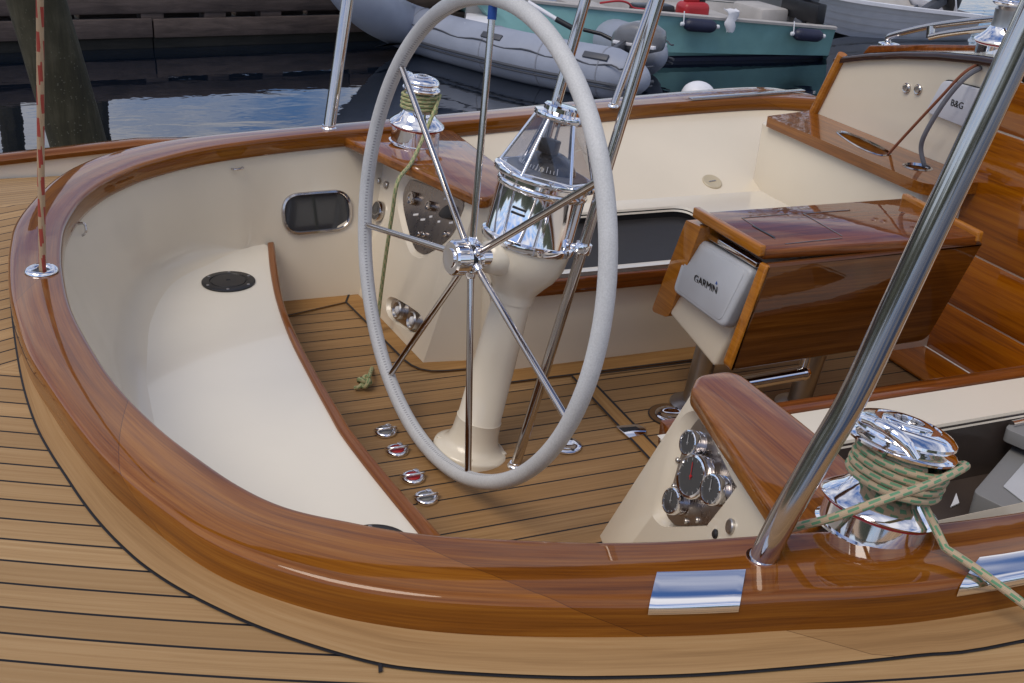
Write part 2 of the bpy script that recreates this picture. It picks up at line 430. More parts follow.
def round_poly(pts, r, seg=5):
    """round the corners of an outline by distance r (number or one per corner)"""
    out = []; n = len(pts)
    for i in range(n):
        p = Vector(pts[i]); a = Vector(pts[i-1]); b = Vector(pts[(i+1) % n]); q = r[i] if isinstance(r, (list, tuple)) else r
        if q <= 0: out.append(p); continue
        da, db = (a-p), (b-p); s = min(q, da.length*.48, db.length*.48)
        A, B = p+da.normalized()*s, p+db.normalized()*s
        for k in range(seg+1):
            t = k/seg; out.append(A*(1-t)**2+p*2*t*(1-t)+B*t*t)
    return out
def holed(bm, outer, holes, depth=None):
    """a sheet with openings; each opening gets side walls pushed by its depth vector"""
    es = []
    def loop(P):
        v = [bm.verts.new(p) for p in P]
        return v, [bm.edges.new((v[i], v[(i+1) % len(v)])) for i in range(len(v))]
    v, e = loop(outer); es += e; hv = []
    for h in holes: a, e = loop(h); es += e; hv.append(a)
    bmesh.ops.triangle_fill(bm, edges=es, use_beauty=True, use_dissolve=False)
    if depth is not None:
        for a in hv:
            c = [bm.verts.new(q.co+Vector(depth)) for q in a]
            for i in range(len(a)): bm.faces.new((a[i], a[(i+1) % len(a)], c[(i+1) % len(a)], c[i]))
    return bm
def sheet(bm, poly): bm.faces.new([bm.verts.new(p) for p in poly]); return bm
def sphere(bm, c, r, sx=1, sy=1, sz=1, n=20):
    m = Matrix.Translation(Vector(c)) @ Matrix.Diagonal((sx, sy, sz, 1))
    bmesh.ops.create_uvsphere(bm, u_segments=n, v_segments=n//2+2, radius=r, matrix=m); return bm
def lift(pts, dz): return [Vector((p.x, p.y, p.z+dz)) for p in pts]
RAKE = Vector((math.sin(R(12)), 0, math.cos(R(12))))      # the lean of posts and pedestal
exec_parts = []

# ================================================================== THE BOAT: deck, coaming, cockpit well
KEYS = [((1010, 512), (1000, 583)), ((766, 532.6), (775, 602)), ((620, 540), (622, 607)), ((490, 536), (475, 604)), ((415, 530.5), (368, 592.6)),
        ((353, 520), (285, 573)), ((290, 506), (212, 545)), ((241, 484), (156, 508)), ((196, 454), (108, 468)), ((159.5, 426), (74, 427)),
        ((123, 390), (44, 385)), ((96, 353), (24, 345)), ((71.5, 307), (10, 300)), ((63, 268), (7, 264)), ((62.5, 243), (9, 240)), ((67, 222), (14, 221)),
        ((82, 198.6), (28, 202)), ((102, 182.5), (50, 180)), ((124.5, 171), (77, 163.5)), ((150, 161.5), (113, 150.5)), ((200, 149), (170, 138.5)),
        ((260, 140), (245, 130)), ((340, 131.5), (340, 122)), ((473, 120.5), (462, 111)), ((632, 106), (630, 95)), ((760, 97.5), (752, 86))]
kin = [pz(*a, CAP) for a, b in KEYS]; kout = [pz(b[0]+(2.5 if 3 < i < 11 else 0), b[1]-(5 if i < 9 else 2.5 if i < 11 else 0), CAP) for i, (a, b) in enumerate(KEYS)]
# carry both sides forward to the cabin
d = (kin[0]-kin[1]).normalized(); d = Vector((1, -.03, 0)).normalized()
wv = kout[0]-kin[0]
kin = [kin[0]+d*1.5, kin[0]+d*.7] + kin; kout = [kin[0]+wv, kin[1]+wv] + kout
kin.append(Vector((2.6, 3.27, CAP))); kout.append(Vector((2.6, 3.40, CAP)))
sin_, sout = catmull(kin, 8), catmull(kout, 8)
NS = len(sin_)
wdir = [(b-a).normalized() for a, b in zip(sin_, sout)]
wid = [(b-a).length for a, b in zip(sin_, sout)]
def zdeck(y): return DECK - max(0., y-2.75)*.2

rows, low = [], DECK-.24
for a, w, L in zip(sin_, wdir, wid):
    up = Vector((0, 0, 1))
    P = lambda s, z: a + w*s + up*z
    rows.append([P(.012, -.05), P(.002, -.046), P(0, -.036), P(.0, -.009), P(.0015, -.004), P(.005, -.001), P(.009, -.0002), P(.013, 0), P(L*.35, .0015), P(L*.65, .0015), P(L-.018, -.0006), P(L-.013, -.0012),
                 P(L-.007, -.003), P(L-.0025, -.0065), P(L-.0004, -.0115), P(L, -.017), P(L, -.022), P(L-.002, -.3)])
b = new(); loft(b, rows); 
coaming = thing('cockpit_coaming', (.1, 2.05, DECK), 'varnished mahogany coaming curving round the whole cockpit above the teak deck', 'coaming')
obj('coaming_cap', b, M_['cap'], coaming, 60)

# inner lining below the cap, following the seat and the cockpit sole
seatback_px = [(123, 392), (122, 360), (126, 327), (140, 297), (166, 273), (206, 256.5), (266, 245.3)]
sb = [pz(u, v, AFTB) for u, v in seatback_px]
sb = [Vector((2*0+p.x, 2*MIDY-p.y, p.z)) for p in reversed(sb[1:])] + [p for p in sb if p.y > MIDY]
sb = catmull(sb, 6)
C0 = Vector((.62, MIDY, 0))
def ang(p): return math.atan2(p.y-C0.y, -(p.x-C0.x))
sba = sorted((ang(p), p) for p in sb)
def seatback(t):
    if t <= sba[0][0]: return sba[0][1]
    for (a0, p0), (a1, p1) in zip(sba, sba[1:]):
        if a0 <= t <= a1: return p0.lerp(p1, (t-a0)/max(1e-9, a1-a0))
    return sba[-1][1]
rows = []
for a, w in zip(sin_, wdir):
    top = a + w*.012 + Vector((0, 0, -.045))
    far = a.y > MIDY
    if a.x < .44: bt = seatback(ang(a)).copy()
    else:
        t = min(1, (a.x-.44)/.06); s0 = seatback(ang(Vector((.44, 3.05 if far else 1.05, 0)))); 
        yb = 3.03 if a.x < .9 else 3.03-.1*min(1, (a.x-.9)/.2)
        zb = AFTB if a.x < .9 else AFTB+(SIDEB-AFTB)*min(1, (a.x-.9)/.15)
        bt = s0.lerp(Vector((a.x, yb if far else 2*MIDY-yb, zb)), t)
    q = [top.lerp(bt, k/8) for k in range(9)]
    nrm = Vector((-w.x, -w.y, 0))
    rc_ = .055*max(.02, 1-max(0, min(1, (a.x-.3)/.13)))
    up_ = (top-bt).normalized(); arc = [bt+up_*rc_*(1-math.sin(t_*math.pi/10))+nrm*rc_*(1-math.cos(t_*math.pi/10)) for t_ in range(6)]
    q = [top.lerp(bt+up_*rc_, k/6) for k in range(6)]+arc
    dn = q[-1].copy(); dn.z = SOLE-.03; dn -= nrm*.03
    if .46 < a.x < .95: q = [top.lerp(bt, k/11) for k in range(12)]; dn = Vector((bt.x, bt.y-(.03 if far else -.03), SOLE-.03))
    rows.append(q+[dn])
b = new(); loft(b, rows); liner = obj('cockpit_wall', b, M_['cream'], coaming, 60)

# deck: strips running outward from the foot of the coaming
rows = []
for a, w, L in zip(sout, wdir, wid):
    r = []
    for s in (-.05, -.01, .06, .15, .3, .55, .9, 1.4, 2.2):
        p = a + w*s; p.y = min(3.43, max(.42, p.y)); p.x = max(-1.6, min(2.7, p.x)); p.z = zdeck(p.y); r.append(p)
    rows.append(r)
b = new(); loft(b, rows); struct('deck', b, M_['deck'], None, 60)
# margin board round the coaming with its caulked seam
mpx = [(1024, 639), (915, 654), (807, 665), (700, 673), (600, 675.8), (540, 675), (482, 672.5), (425, 668.5), (378, 662), (316, 645), (250, 621.6), (188, 592), (147, 566), (119.6, 542), (99, 520),
       (82, 498), (66, 474), (51, 451), (37, 424.5), (25.4, 390), (18.6, 357), (14, 325), (11, 295)]
mo = [pz(u, v, DECK+.004) for u, v in mpx]
mo = [mo[0]+Vector((1.2, -.02, 0)), mo[0]+Vector((.6, -.02, 0))]+mo
mo = catmull(mo, 5)
def nearest_out(p):
    k = min(range(NS), key=lambda i: (sout[i]-p).xy.length); return sout[k]-wdir[k]*.05
rows = []
for p in mo:
    q = nearest_out(p); q = Vector((q.x, q.y, DECK+.004)); rows.append([q, q.lerp(p, .5), p])
b = new(); loft(b, rows); struct('deck_margin', b, M_['margin'], None, 60)
rows = []
for i, p in enumerate(mo):
    t = (mo[min(i+1, len(mo)-1)]-mo[max(i-1, 0)]).normalized(); n = Vector((t.y, -t.x, 0))
    if n.dot(p-nearest_out(p)) < 0: n = -n
    q = p.copy(); q.z = DECK+.0022; rows.append([q-n*.004, q+n*.0032])
b = new(); loft(b, rows); struct('deck_seam', b, M_['seam'], None, 60)
b = new(); p = pz(378, 661, DECK+.002); q = pz(378.5, 673, DECK+.002); prism(b, [p, p+Vector((.005, .001, 0)), q+Vector((.005, .001, 0)), q], (0, 0, .0012)); struct('deck_butt_seam', b, M_['seam'])

# hull outside with bulwark and toe rail
hull = thing('sailboat_hull', (.2, 3.5, 0), 'cream sailboat hull with low bulwark and varnished toe rail along the far deck edge', 'hull')
xs = [-1.6, -1., -.4, 0., .2, .8, 1.4, 2., 2.7]
zb = lambda x: .742+(x+.19)*.078 if x < .2 else .772-.03*(x-.2)
rows = [[Vector((x, 3.44, zb(x)-.09)), Vector((x, 3.44, zb(x)-.025)), Vector((x, 3.47, zb(x)-.025))] for x in xs]
b = new(); loft(b, rows); obj('bulwark', b, M_['white'], hull, 30)
b = new()
rows = [[Vector((x, y, zb(x)+z)) for y, z in ((3.43, -.026), (3.425, -.012), (3.435, -.002), (3.455, .001), (3.48, -.002), (3.49, -.012), (3.485, -.026))] for x in xs]
loft(b, rows); obj('toe_rail', b, M_['cap'], hull, 60)
def hb(x): return 1.0 if x < 2.7 else max(.02, 1-((x-2.7)/5.4)**2)
rows = [[Vector((x, 1.96+(y-1.96)*hb(x), z)) for y, z in ((3.47, zb(min(x, 2.7))-.025), (3.5, .5), (3.46, .25), (3.3, .02), (2.9, -.3), (2.05, -.5), (1.2, -.3), (.75, .02), (.52, .3), (.42, zdeck(.4)))] for x in xs+[3.5, 4.5, 5.5, 6.5, 7.3, 8.]]
b = new(); loft(b, rows); obj('topsides', b, M_['cream'], hull, 60)
b = new(); r = rows[0]; sheet(b, r); obj('transom', b, M_['cream'], hull)
b = new(); loft(b, [[Vector((x, 1.96+(y-1.96)*hb(x), z)) for y, z in ((3.46, .715), (2.9, .76), (1.96, .79), (1., .79), (.43, .79))] for x in (2.34, 2.7, 3.5, 4.5, 5.5, 6.5, 7.3, 8.)]); struct('foredeck', b, M_['deck'], None, 60)
# cockpit sole
b = new(); box(b, (.3, 1.05, SOLE-.04), (2.33, 3.1, SOLE)); struct('cockpit_sole', b, M_['sole'])
def flat(pts, z): return [Vector((p.x, p.y, z)) for p in pts]
wall_px = [(279, 306.5), (351.7, 290.5), (423, 363.7), (470, 361)]
seam_px = [(283, 318), (346, 303.4), (403.6, 361), (411, 366.5), (420, 370.5), (431, 372.5), (445, 372.3), (473, 370)]
fm = [pz(u, v, SOLE) for u, v in wall_px]; fs = [pz(u, v, SOLE) for u, v in seam_px]
fm = [fm[0]] + fm[1:] + [Vector((1.03, 2.46, SOLE)), Vector((2.3, 2.46, SOLE))]
fs = fs + [Vector((1.0, 2.335, SOLE)), Vector((2.3, 2.32, SOLE))]
fm[1] += Vector((0, .05, 0)); fm[0] += Vector((-.02, .06, 0))
poly = fm + fs[::-1]
b = new(); prism(b, flat(poly, SOLE+.0005), (0, 0, .0035)); struct('sole_margin', b, M_['smargin'])
def strip(bm, pts, w, z):
    P = flat(pts, z); rws = []
    for i, p in enumerate(P):
        t = (P[min(i+1, len(P)-1)]-P[max(i-1, 0)]).normalized(); n = Vector((-t.y, t.x, 0)); rws.append([p-n*w/2, p+n*w/2])
    loft(bm, rws)
b = new(); strip(b, fs, .007, SOLE+.0052)
strip(b, [fm[1]+Vector((0, -.045, 0)), fs[1]], .006, SOLE+.0054)
# crossboard seams and the rounded hatch beyond it
y0 = 2.325
strip(b, [Vector((1.187, y0, 0)), Vector((1.187, 1.6, 0))], .0065, SOLE+.0066)
hp = round_poly([Vector((1.2275, 1.6, 0)), Vector((1.2275, y0-.01, 0)), Vector((2.1, y0-.02, 0))], [0, .03, 0], 6)
strip(b, hp, .0065, SOLE+.0066)
struct('sole_seams', b, M_['seam'])
b = new(); box(b, (1.187, 1.6, SOLE+.001), (1.2275, y0+.0, SOLE+.0058)); struct('sole_crossboard', b, M_['smarginy'])

# ---------------- aft seat
trimL = [(267.5, 244.5), (270, 270), (276, 300), (289, 336.7), (309, 376.5), (330, 415), (341, 434), (365.7, 467), (390.5, 498), (415, 528)]
trimR = [(275, 243.5), (278.5, 270), (285, 305), (300, 341), (320, 378), (341, 412), (353, 431), (378, 462), (407, 496), (440, 532)]
tl = [pz(u, v, AFTB+.004) for u, v in trimL]; tr = [pz(u, v, AFTB+.004) for u, v in trimR]
e = (tl[-1]-tl[-3]).normalized(); tl.append(tl[-1]+e*.35); tr.append(tr[-1]+e*.35)
aft = thing('aft_seat', (.25, 2.05, SOLE), 'glossy white curved seat at the aft end of the cockpit with a wooden front trim', 'seat')
tlc = catmull(tl, 4)
back = [p for _, p in sba]; back = [p + (Vector((p.x-C0.x, p.y-C0.y, 0)).normalized()*.012) for p in back]
outl = flat(back, AFTB) + flat([p for p in reversed([p for p in tlc])][::-1], AFTB)
outl = flat([p for p in back], AFTB) + flat(tlc, AFTB)
b = new(); es = []
vs = [b.verts.new(p) for p in outl]
es = [b.edges.new((vs[i], vs[(i+1) % len(vs)])) for i in range(len(vs))]
bmesh.ops.triangle_fill(b, edges=es, use_beauty=True)
obj('seat_top', b, M_['white'], aft)
trc = catmull(tr, 4)
rows = []
for p, q in zip(tlc, trc):
    z = AFTB
    L = lambda s, dz: Vector((p.x+(q.x-p.x)*s, p.y+(q.y-p.y)*s, z+dz))
    rows.append([L(0, -.004), L(.0, .004), L(.06, .009), L(.2, .010), L(.62, .010), L(.78, .009), L(.92, .003), L(1, -.008), L(1.0, -.03), L(.96, -.036), L(.9, -.2)])
b = new(); loft(b, rows); obj('front_trim', b, M_['trim'], aft, 60)

def disc_plate(c, r):
    t = thing('inspection_plate', c, '', 'deck plate')
    b = new(); lathe(b, [(r, 0), (r, .003), (r*.97, .0045), (r*.72, .005), (r*.7, .003), (r*.66, .003), (r*.64, .0055), (.006, .006), (.005, .004)], Matrix.Translation(c), 48); obj('plate', b, M_['black'], t)
    for k in range(6):
        a = R(60*k+20); b = new(); lathe(b, [(.0042, 0), (.0042, .0012), (.003, .002)], Matrix.Translation(c+Vector((math.cos(a)*r*.86, math.sin(a)*r*.86, .0042))), 12); obj('screw', b, M_['brushed'], t)
    return t
pc = pz(228.5, 282, AFTB+.001)
ip = disc_plate(pc, .07); ip['label'] = 'round black screwed plate in the white seat near the oval portlight'
dup(ip, pz(373, 549, AFTB+.001), None, 'round black plate in the white seat almost hidden behind the near coaming')

# ---------------- helm consoles
def console(name, label, face, holes, body, top_poly, thick, wm, depth, outer=None):
    t = thing(name, (sum(p.x for p in top_poly)/len(top_poly), sum(p.y for p in top_poly)/len(top_poly), SOLE), label, 'console')
    b = new(); outer = outer or [[sum(h, Vector())/len(h)+(p-sum(h, Vector())/len(h))*1.14 for p in h] for h in holes]
    holed(b, face, outer)
    for h, o_ in zip(holes, outer):
        A_ = [b.verts.new(p) for p in o_]; B_ = [b.verts.new(p.lerp(q, .5)+depth*.35) for p, q in zip(o_, h)]; C_ = [b.verts.new(p+depth) for p in h]
        for X_, Y_ in ((A_, B_), (B_, C_)):
            for k in range(len(h)): b.faces.new((X_[k], X_[(k+1) % len(h)], Y_[(k+1) % len(h)], Y_[k]))
    for a, c in zip(body, body[1:]): b.faces.new([b.verts.new(p) for p in (a[0], a[1], c[1], c[0])])
    b2 = obj('body', b, M_['cream'], t, 30)
    b = new(); slab(b, flat(top_poly, SLAB-thick), (0, 0, thick), thick*.27, 4); obj('armrest', b, M_[wm], t, 50)
    return t
zt = SLAB-.03
A0, A1, TB = pz(352, 291, SOLE), pz(423, 363.7, SOLE), pz(476, 205, zt)
TA = pz(372, 158, zt); fn = (A1-A0).cross(TB-A0).normalized()
if fn.x > 0: fn = -fn
TA = pp(372, 158, A0, fn)
on = lambda P: [pp(u, v, A0, fn) for u, v in P]
panel_px = [(405, 182), (413, 180.5), (455, 198), (460, 205), (457.5, 214), (448, 235), (426, 251.5), (417, 252), (410, 244), (402, 215), (400, 196)]
sock_px = [(388, 305), (390, 300), (396, 300), (414, 311), (420, 318), (421, 326), (417, 331), (411, 331), (394, 320), (389, 313)]
hp_, hs_ = catmull(on(panel_px), 4, True), catmull(on(sock_px), 3, True)
face = [A0+Vector((-.0, .1, 0)), A1, TB, Vector((TA.x-.02, 2.99+.02, zt)) if False else TA+Vector((0, .12, 0)), ]
top_px = [(366, 147), (484, 200.5), (497, 190), (497, 180), (441, 139), (375, 139)]
tp = [pz(u, v, SLAB) for u, v in top_px]
tp = round_poly([tp[0]+Vector((-.012, .03, 0)), tp[1], tp[2]+Vector((.02, .0, 0)), tp[3]+Vector((.06, .05, 0)), Vector((1.11, 3.14, SLAB)), Vector((.745, 3.14, SLAB))], [.02, .045, .03, .06, 0, 0], 5)
q1, q2 = Vector((.97, 2.485, SOLE)), Vector((1.06, 2.47, zt))
far_con = console('helm_console', 'cream console behind the wheel with a steel switch panel and varnished armrest', face, [hp_, hs_],
                  [(A1, TB), (q1, q2), (Vector((1.1, 3.05, SOLE)), Vector((1.12, 3.05, zt)))], tp, .03, 'slab', -fn*.014)
def disc_on(bm, u, v, p0, n, r, prof, seg=28, off=0.):
    c = pp(u, v, p0, n)+n*off; lathe(bm, [(r*a, h) for a, h in prof], mat_at(c, n), seg); return c
# switch panel
pin = on([(404, 184.5), (413, 182.5), (453, 199.5), (458, 206), (456, 213), (447, 233), (425, 249.5), (418, 250), (412, 243), (404, 214), (402, 197)])
b = new(); prism(b, [p-fn*.0125 for p in catmull(on(panel_px), 4, True)], fn*.003); pan = obj('switch_panel', b, M_['plate'], far_con)
for (u, v, r) in ((411.5, 198, .019), (429, 205.5, .0135)):
    b = new(); disc_on(b, u, v, A0, fn, r, [(1, 0), (1, .012), (.92, .016), (.6, .0165), (.55, .014), (0.05, .014)], 28, -.01); obj('knob', b, M_['steel'], pan)
c = pp(446, 213, A0, fn); ux = (pp(456, 213, A0, fn)-pp(436, 215, A0, fn)).normalized(); uy = fn.cross(ux)
tear = [(-.038, .0), (-.02, .014), (.01, .022), (.03, .016), (.034, 0), (.028, -.014), (.0, -.016), (-.026, -.01)]
b = new(); prism(b, catmull([c+ux*x+uy*y-fn*.0095 for x, y in tear], 4, True), fn*.012, .003); obj('handle', b, M_['black'], pan)
for (u, v, L_) in ((443, 198, .022), (413, 214, .03), (420, 219, .026), (428, 216, .016), (448, 222, .02), (436, 221, .014), (452, 207, .016)):
    c2 = pp(u, v, A0, fn)-fn*.0094; b = new(); prism(b, [c2+ux*(s*L_/2)+uy*(tt*.0028) for s, tt in ((-1, -1), (1, -1), (1, 1), (-1, 1))], fn*.0006); obj('legend_strip', b, M_['mark'], pan)
for (u, v) in ((443, 233.5), (422, 234), (417, 233)):
    b = new(); disc_on(b, u, v, A0, fn, .008, [(1, 0), (1, .006), (.7, .009)], 16, -.0095); obj('button', b, M_['steel'], pan)
b = new(); prism(b, [p-fn*.0125 for p in hs_], fn*.003); sk = obj('socket_plate', b, M_['steel'], far_con)
for (u, v) in ((397.5, 310), (412, 320.5)):
    b = new(); disc_on(b, u, v, A0, fn, .026, [(1, 0), (1, .012), (.85, .015), (.7, .008)], 30, -.0095); s_ = obj('socket', b, M_['brushed'], sk)
    b = new(); disc_on(b, u, v, A0, fn, .012, [(1, 0), (.9, .006), (.5, .009)], 20, -.002); obj('lens', b, M_['mark'], s_)
for (u, v) in ((378.5, 181), (386.4, 185)):
    b = new(); disc_on(b, u, v, A0, fn, .0115, [(1, 0), (1, .004), (.85, .006), (.2, .0065)], 24); obj('push_button', b, M_['brushed'], far_con)
b = new(); disc_on(b, 380, 211.5, A0, fn, .031, [(1, 0), (1, .012), (.94, .015), (.86, .0155), (.84, .013)], 36); dialr = obj('round_display', b, M_['steel'], far_con)
b = new(); c = disc_on(b, 380, 211.5, A0, fn, .0262, [(1, 0), (1, .0015)], 32, .013); dg = obj('dial', b, M_['dial'], dialr)
for k in range(5):
    cc = c+ux*(.012*(k-2)*.8)-uy*.0135*(1-abs(k-2)*.18); b = new(); lathe(b, [(.0028, 0), (.0026, .001)], mat_at(cc+fn*.0016, fn), 10); obj('key', b, M_['brushed'], dialr)
b = new(); prism(b, [c+ux*(s*.012)+uy*(tt*.007+.006)+fn*.0016 for s, tt in ((-1, -1), (1, -1), (1, 1), (-1, 1))], fn*.0006); obj('display_window', b, M_['screen'], dialr)

# near console
B0 = pz(600, 536, SOLE); T1 = pz(694, 390, SLAB-.035); 
T2 = pz(782, 530, SLAB-.035)
gn = (T1-B0).cross(T2-B0).normalized()
if gn.x > 0: gn = -gn
ong = lambda P: [pp(u, v, B0, gn) for u, v in P]
gp_px = [(695, 415), (699, 416.5), (704, 427), (732.5, 483), (733.5, 488), (707.5, 521.5), (704, 523), (672, 524.5), (664, 520), (659.5, 513), (660, 503), (667, 478), (678, 440), (686, 424)]
gh = catmull(ong(gp_px), 4, True)
go_px = [(692, 411), (699, 413), (705.5, 426), (734, 482), (735, 489), (708.5, 523.5), (705, 526), (668, 527), (658, 523), (652, 514), (653, 502), (660, 477), (671, 437), (681, 418)]
B1 = pp(760, 690, B0, gn)
face = [B0, T1, T2, pp(775, 600, B0, gn), pp(590, 600, B0, gn)]
tpn = [pz(691, 388, SLAB), pz(697, 374, SLAB), pz(736, 368.5, SLAB), pz(822, 436, SLAB), Vector((1.06, 1.03, SLAB)), pz(792, 540, SLAB)]
tpn = round_poly(tpn, [.012, .02, .045, .05, 0, 0], 6)
e1_ = Vector((1.04, 1.64, SOLE)); e2_ = Vector((1.03, 1.40, SLAB-.035))
near_con = console('helm_console', 'cream triangular console with four chrome gauges and varnished armrest beside the near coaming', face, [gh],
                   [(B0, T1), (e1_, e2_), (Vector((1.05, 1.1, SOLE)), Vector((1.05, 1.05, SLAB-.035)))], tpn, .035, 'slab', -gn*.02, [catmull(ong(go_px), 4, True)])
b = new(); prism(b, [p-gn*.018 for p in gh], gn*.004); gpan = obj('gauge_panel', b, M_['plate'], near_con)
gx = (ong([(714, 470)])[0]-ong([(674, 500)])[0]).normalized()
gz = (T1-B0).normalized(); gx = gz.cross(gn); gz = gn.cross(gx)
def gauge(u, v, r):
    h = .03; b = new()
    c0 = pp(u, v, B0, gn); d_ = ray(u, v).normalized(); c0 = pp(u, v, B0+gn*(h-.014), gn)-gn*h
    tn = (gn*.85-ray(u, v).normalized()*.3).normalized(); c0 = c0+(gn-tn)*h*.5; m = mat_at(c0, tn, gx); r = r*.95
    lathe(b, [(r*1.02, 0), (r*1.02, .008), (r*.97, .0085), (r*.96, .0125), (r*1.03, .013), (r*1.03, .019), (r*.99, .0195), (r*.97, .022), (r*1.06, .0225), (r*1.06, .028), (r*1.0, .031), (r*.9, .0315), (r*.87, .029)], m, 44)
    g = obj('gauge', b, M_['chrome'], gpan)
    return m, g, h
for (u, v, r) in ((686.5, 442.5, .0235), (689.5, 476, .039), (709, 489, .0265), (669.5, 500.5, .0245)):
    m, g, h = gauge(u, v, r)
    # dial, ticks and needle sit on the gauge
    b = new(); lathe(b, [(r*.9, .0285), (r*.88, .0297)], m, 36); obj('dial', b, M_['gauge_face'], g)
    b = new()
    for k in range(11):
        a = R(225-27*k); L0, L1 = (.7, .82)
        box(b, (r*L0, -.0005, .0298), (r*L1, .0005, .0303), 0, m @ Matrix.Rotation(a, 4, 'Z'))
    obj('scale', b, M_['tick'], g)
    b = new(); box(b, (-r*.15, -.0007, .0306), (r*.62, .0007, .0312), 0, m @ Matrix.Rotation(R(140), 4, 'Z')); lathe(b, [(r*.07, .0298), (r*.06, .032)], m, 16)
    obj('needle', b, M_['red'] if r > .03 else M_['tick'], g)
for (u, v) in ((712, 452), (726, 478), (690, 519), (679, 520), (720, 504), (671, 459), (667, 485)):
    b = new(); disc_on(b, u, v, B0, gn, .0055, [(1, 0), (1, .002), (.7, .004)], 14, -.014); obj('screw', b, M_['brushed'], gpan)
b = new(); disc_on(b, 731.7, 526.6, B0, gn, .0125, [(1, 0), (1, .004), (.85, .006), (.2, .0065)], 24); obj('push_button', b, M_['brushed'], near_con)
b = new(); disc_on(b, 716, 534, B0, gn, .008, [(1, 0), (1, .003), (.7, .005)], 18); obj('cap_nut', b, M_['black'], near_con)

# ================================================================== WHEEL AND BINNACLE
wc = Vector((.75, 2.019, .906)); wn = Vector((.98191, .15113, -.11407)).normalized()
wa = Vector((0, 0, 1)).cross(wn).normalized(); wb = wn.cross(wa)
wheel = thing('steering_wheel', wc, 'big steering wheel with a pale leather wrapped rim and slim chrome spokes', 'steering wheel')
b = new(); tube(b, [wc+(wa*math.cos(2*math.pi*k/120)+wb*math.sin(2*math.pi*k/120))*.5 for k in range(120)], .017, 18, True); obj('rim', b, M_['leather'], wheel, 180)
hc = pp(471, 257.5, wc, wn)
hub_o = hc
b = new(); lathe(b, [(.012, -.052), (.02, -.0525), (.0205, -.049), (.033, -.049), (.0365, -.045), (.0365, -.022), (.033, -.019), (.033, -.012), (.029, -.011), (.029, -.003), (.034, -.002), (.036, .001), (.036, .012), (.033, .015), (.02, .016), (.02, .05)], mat_at(hub_o, wn), 44)
hub = obj('hub', b, M_['chrome'], wheel)
b = new(); lathe(b, [(.0295, -.0105), (.0305, -.0105), (.0305, -.0035), (.0295, -.0035)], mat_at(hub_o, wn), 40, False); obj('gasket', b, M_['black'], hub)
for k in range(10):
    a = 2*math.pi*k/10; x_, y_, z_ = frame(wn); c = hub_o+(x_*math.cos(a)+y_*math.sin(a))*.0365-wn*.033
    b = new(); box(b, (-.004, -.0012, -.010), (.004, .0012, .010), .0008, mat_at(c, wn, x_*math.cos(a+math.pi/2)+y_*math.sin(a+math.pi/2))); obj('grip_flute', b, M_['steel'], hub)
for i, (u, v) in enumerate(((493, 4), (402, 68), (367, 225), (389, 377), (468, 473), (567, 419), (592, 184))):
    e = pp(u, v, wc, wn); e = wc+(e-wc).normalized()*.492; dr = (e-hc).normalized()
    s = hc+dr*.03; b = new(); tube(b, [s, s.lerp(e, .5), e], .0073, 14); sp = obj('spoke', b, M_['steel'], wheel, 60)
    b = new(); lathe(b, [(.011, 0), (.011, .012), (.0085, .018)], mat_at(s-dr*.004, dr), 18); obj('ferrule', b, M_['chrome'], sp)
    if i == 0:
        b = new(); t0 = e-dr*.008; tube(b, [t0-dr*.026, t0], .0092, 14); obj('marker_tape', b, M_['blue'], sp)

PB = Vector((.795, 2.04, SOLE)); PM = mat_at(PB, RAKE, (0, -1, 0))
ped = thing('binnacle_pedestal', PB, 'cream steering pedestal with a chrome hooded compass on top', 'binnacle')
b = new(); lathe(b, [(.088, -.02), (.0895, .008), (.0875, .0135), (.079, .0165), (.0685, .022), (.0595, .034), (.0545, .055), (.0525, .088), (.0528, .09), (.0505, .0915), (.0475, .25), (.0445, .375), (.0445, .392)], PM, 48); col = obj('column', b, M_['pedestal'], ped, 60)
for k in range(4):
    a = R(45+90*k+20); b = new(); lathe(b, [(.0075, 0), (.0075, .003), (.006, .0045)], PM @ Matrix.Translation((.077*math.cos(a), .077*math.sin(a), .0155)), 6); obj('bolt_cap', b, M_['pedestal'], col)
b = new(); lathe(b, [(.047, .388), (.0475, .404), (.05, .412), (.062, .43), (.08, .453), (.093, .482), (.0975, .515), (.0975, .528)], PM, 48); bowl = obj('bowl', b, M_['pedestal'], ped, 60)
bp = PM @ Vector((0, 0, .487)); b = new(); dd = (hub_o+wn*.03-bp)
lathe(b, [(.052, 0), (.046, dd.length*.35), (.038, dd.length*.7), (.034, dd.length*.9), (.02, dd.length*.97)], mat_at(bp, dd), 36); obj('shaft_boss', b, M_['pedestal'], bowl, 60)
b = new(); lathe(b, [(.099, .522), (.1035, .524), (.1045, .53), (.1035, .537), (.0975, .540), (.0965, .542), (.0965, .642), (.0985, .644), (.1, .65), (.0985, .656), (.0965, .658), (.0965, .668)], PM, 64); hous = obj('compass_housing', b, M_['chrome'], ped, 35)
b = new(); lathe(b, [(.104, .668), (.112, .669), (.1135, .674), (.112, .68), (.1, .683), (.092, .684)], PM, 64); obj('hood_ring', b, M_['chrome'], hous)
b = new(); lathe(b, [(.053, .796), (.058, .798), (.0595, .803), (.058, .809), (.042, .813), (.04, .812), (.042, .8125), (.042, .822), (.038, .826), (.012, .828)], PM, 48); obj('hood_cap', b, M_['chrome'], hous)
RB, RT, HB, HT = .104, .052, .682, .798
hv = lambda k, r, h: PM @ Vector((r*math.cos(R(60*k-54)), r*math.sin(R(60*k-54)), h))
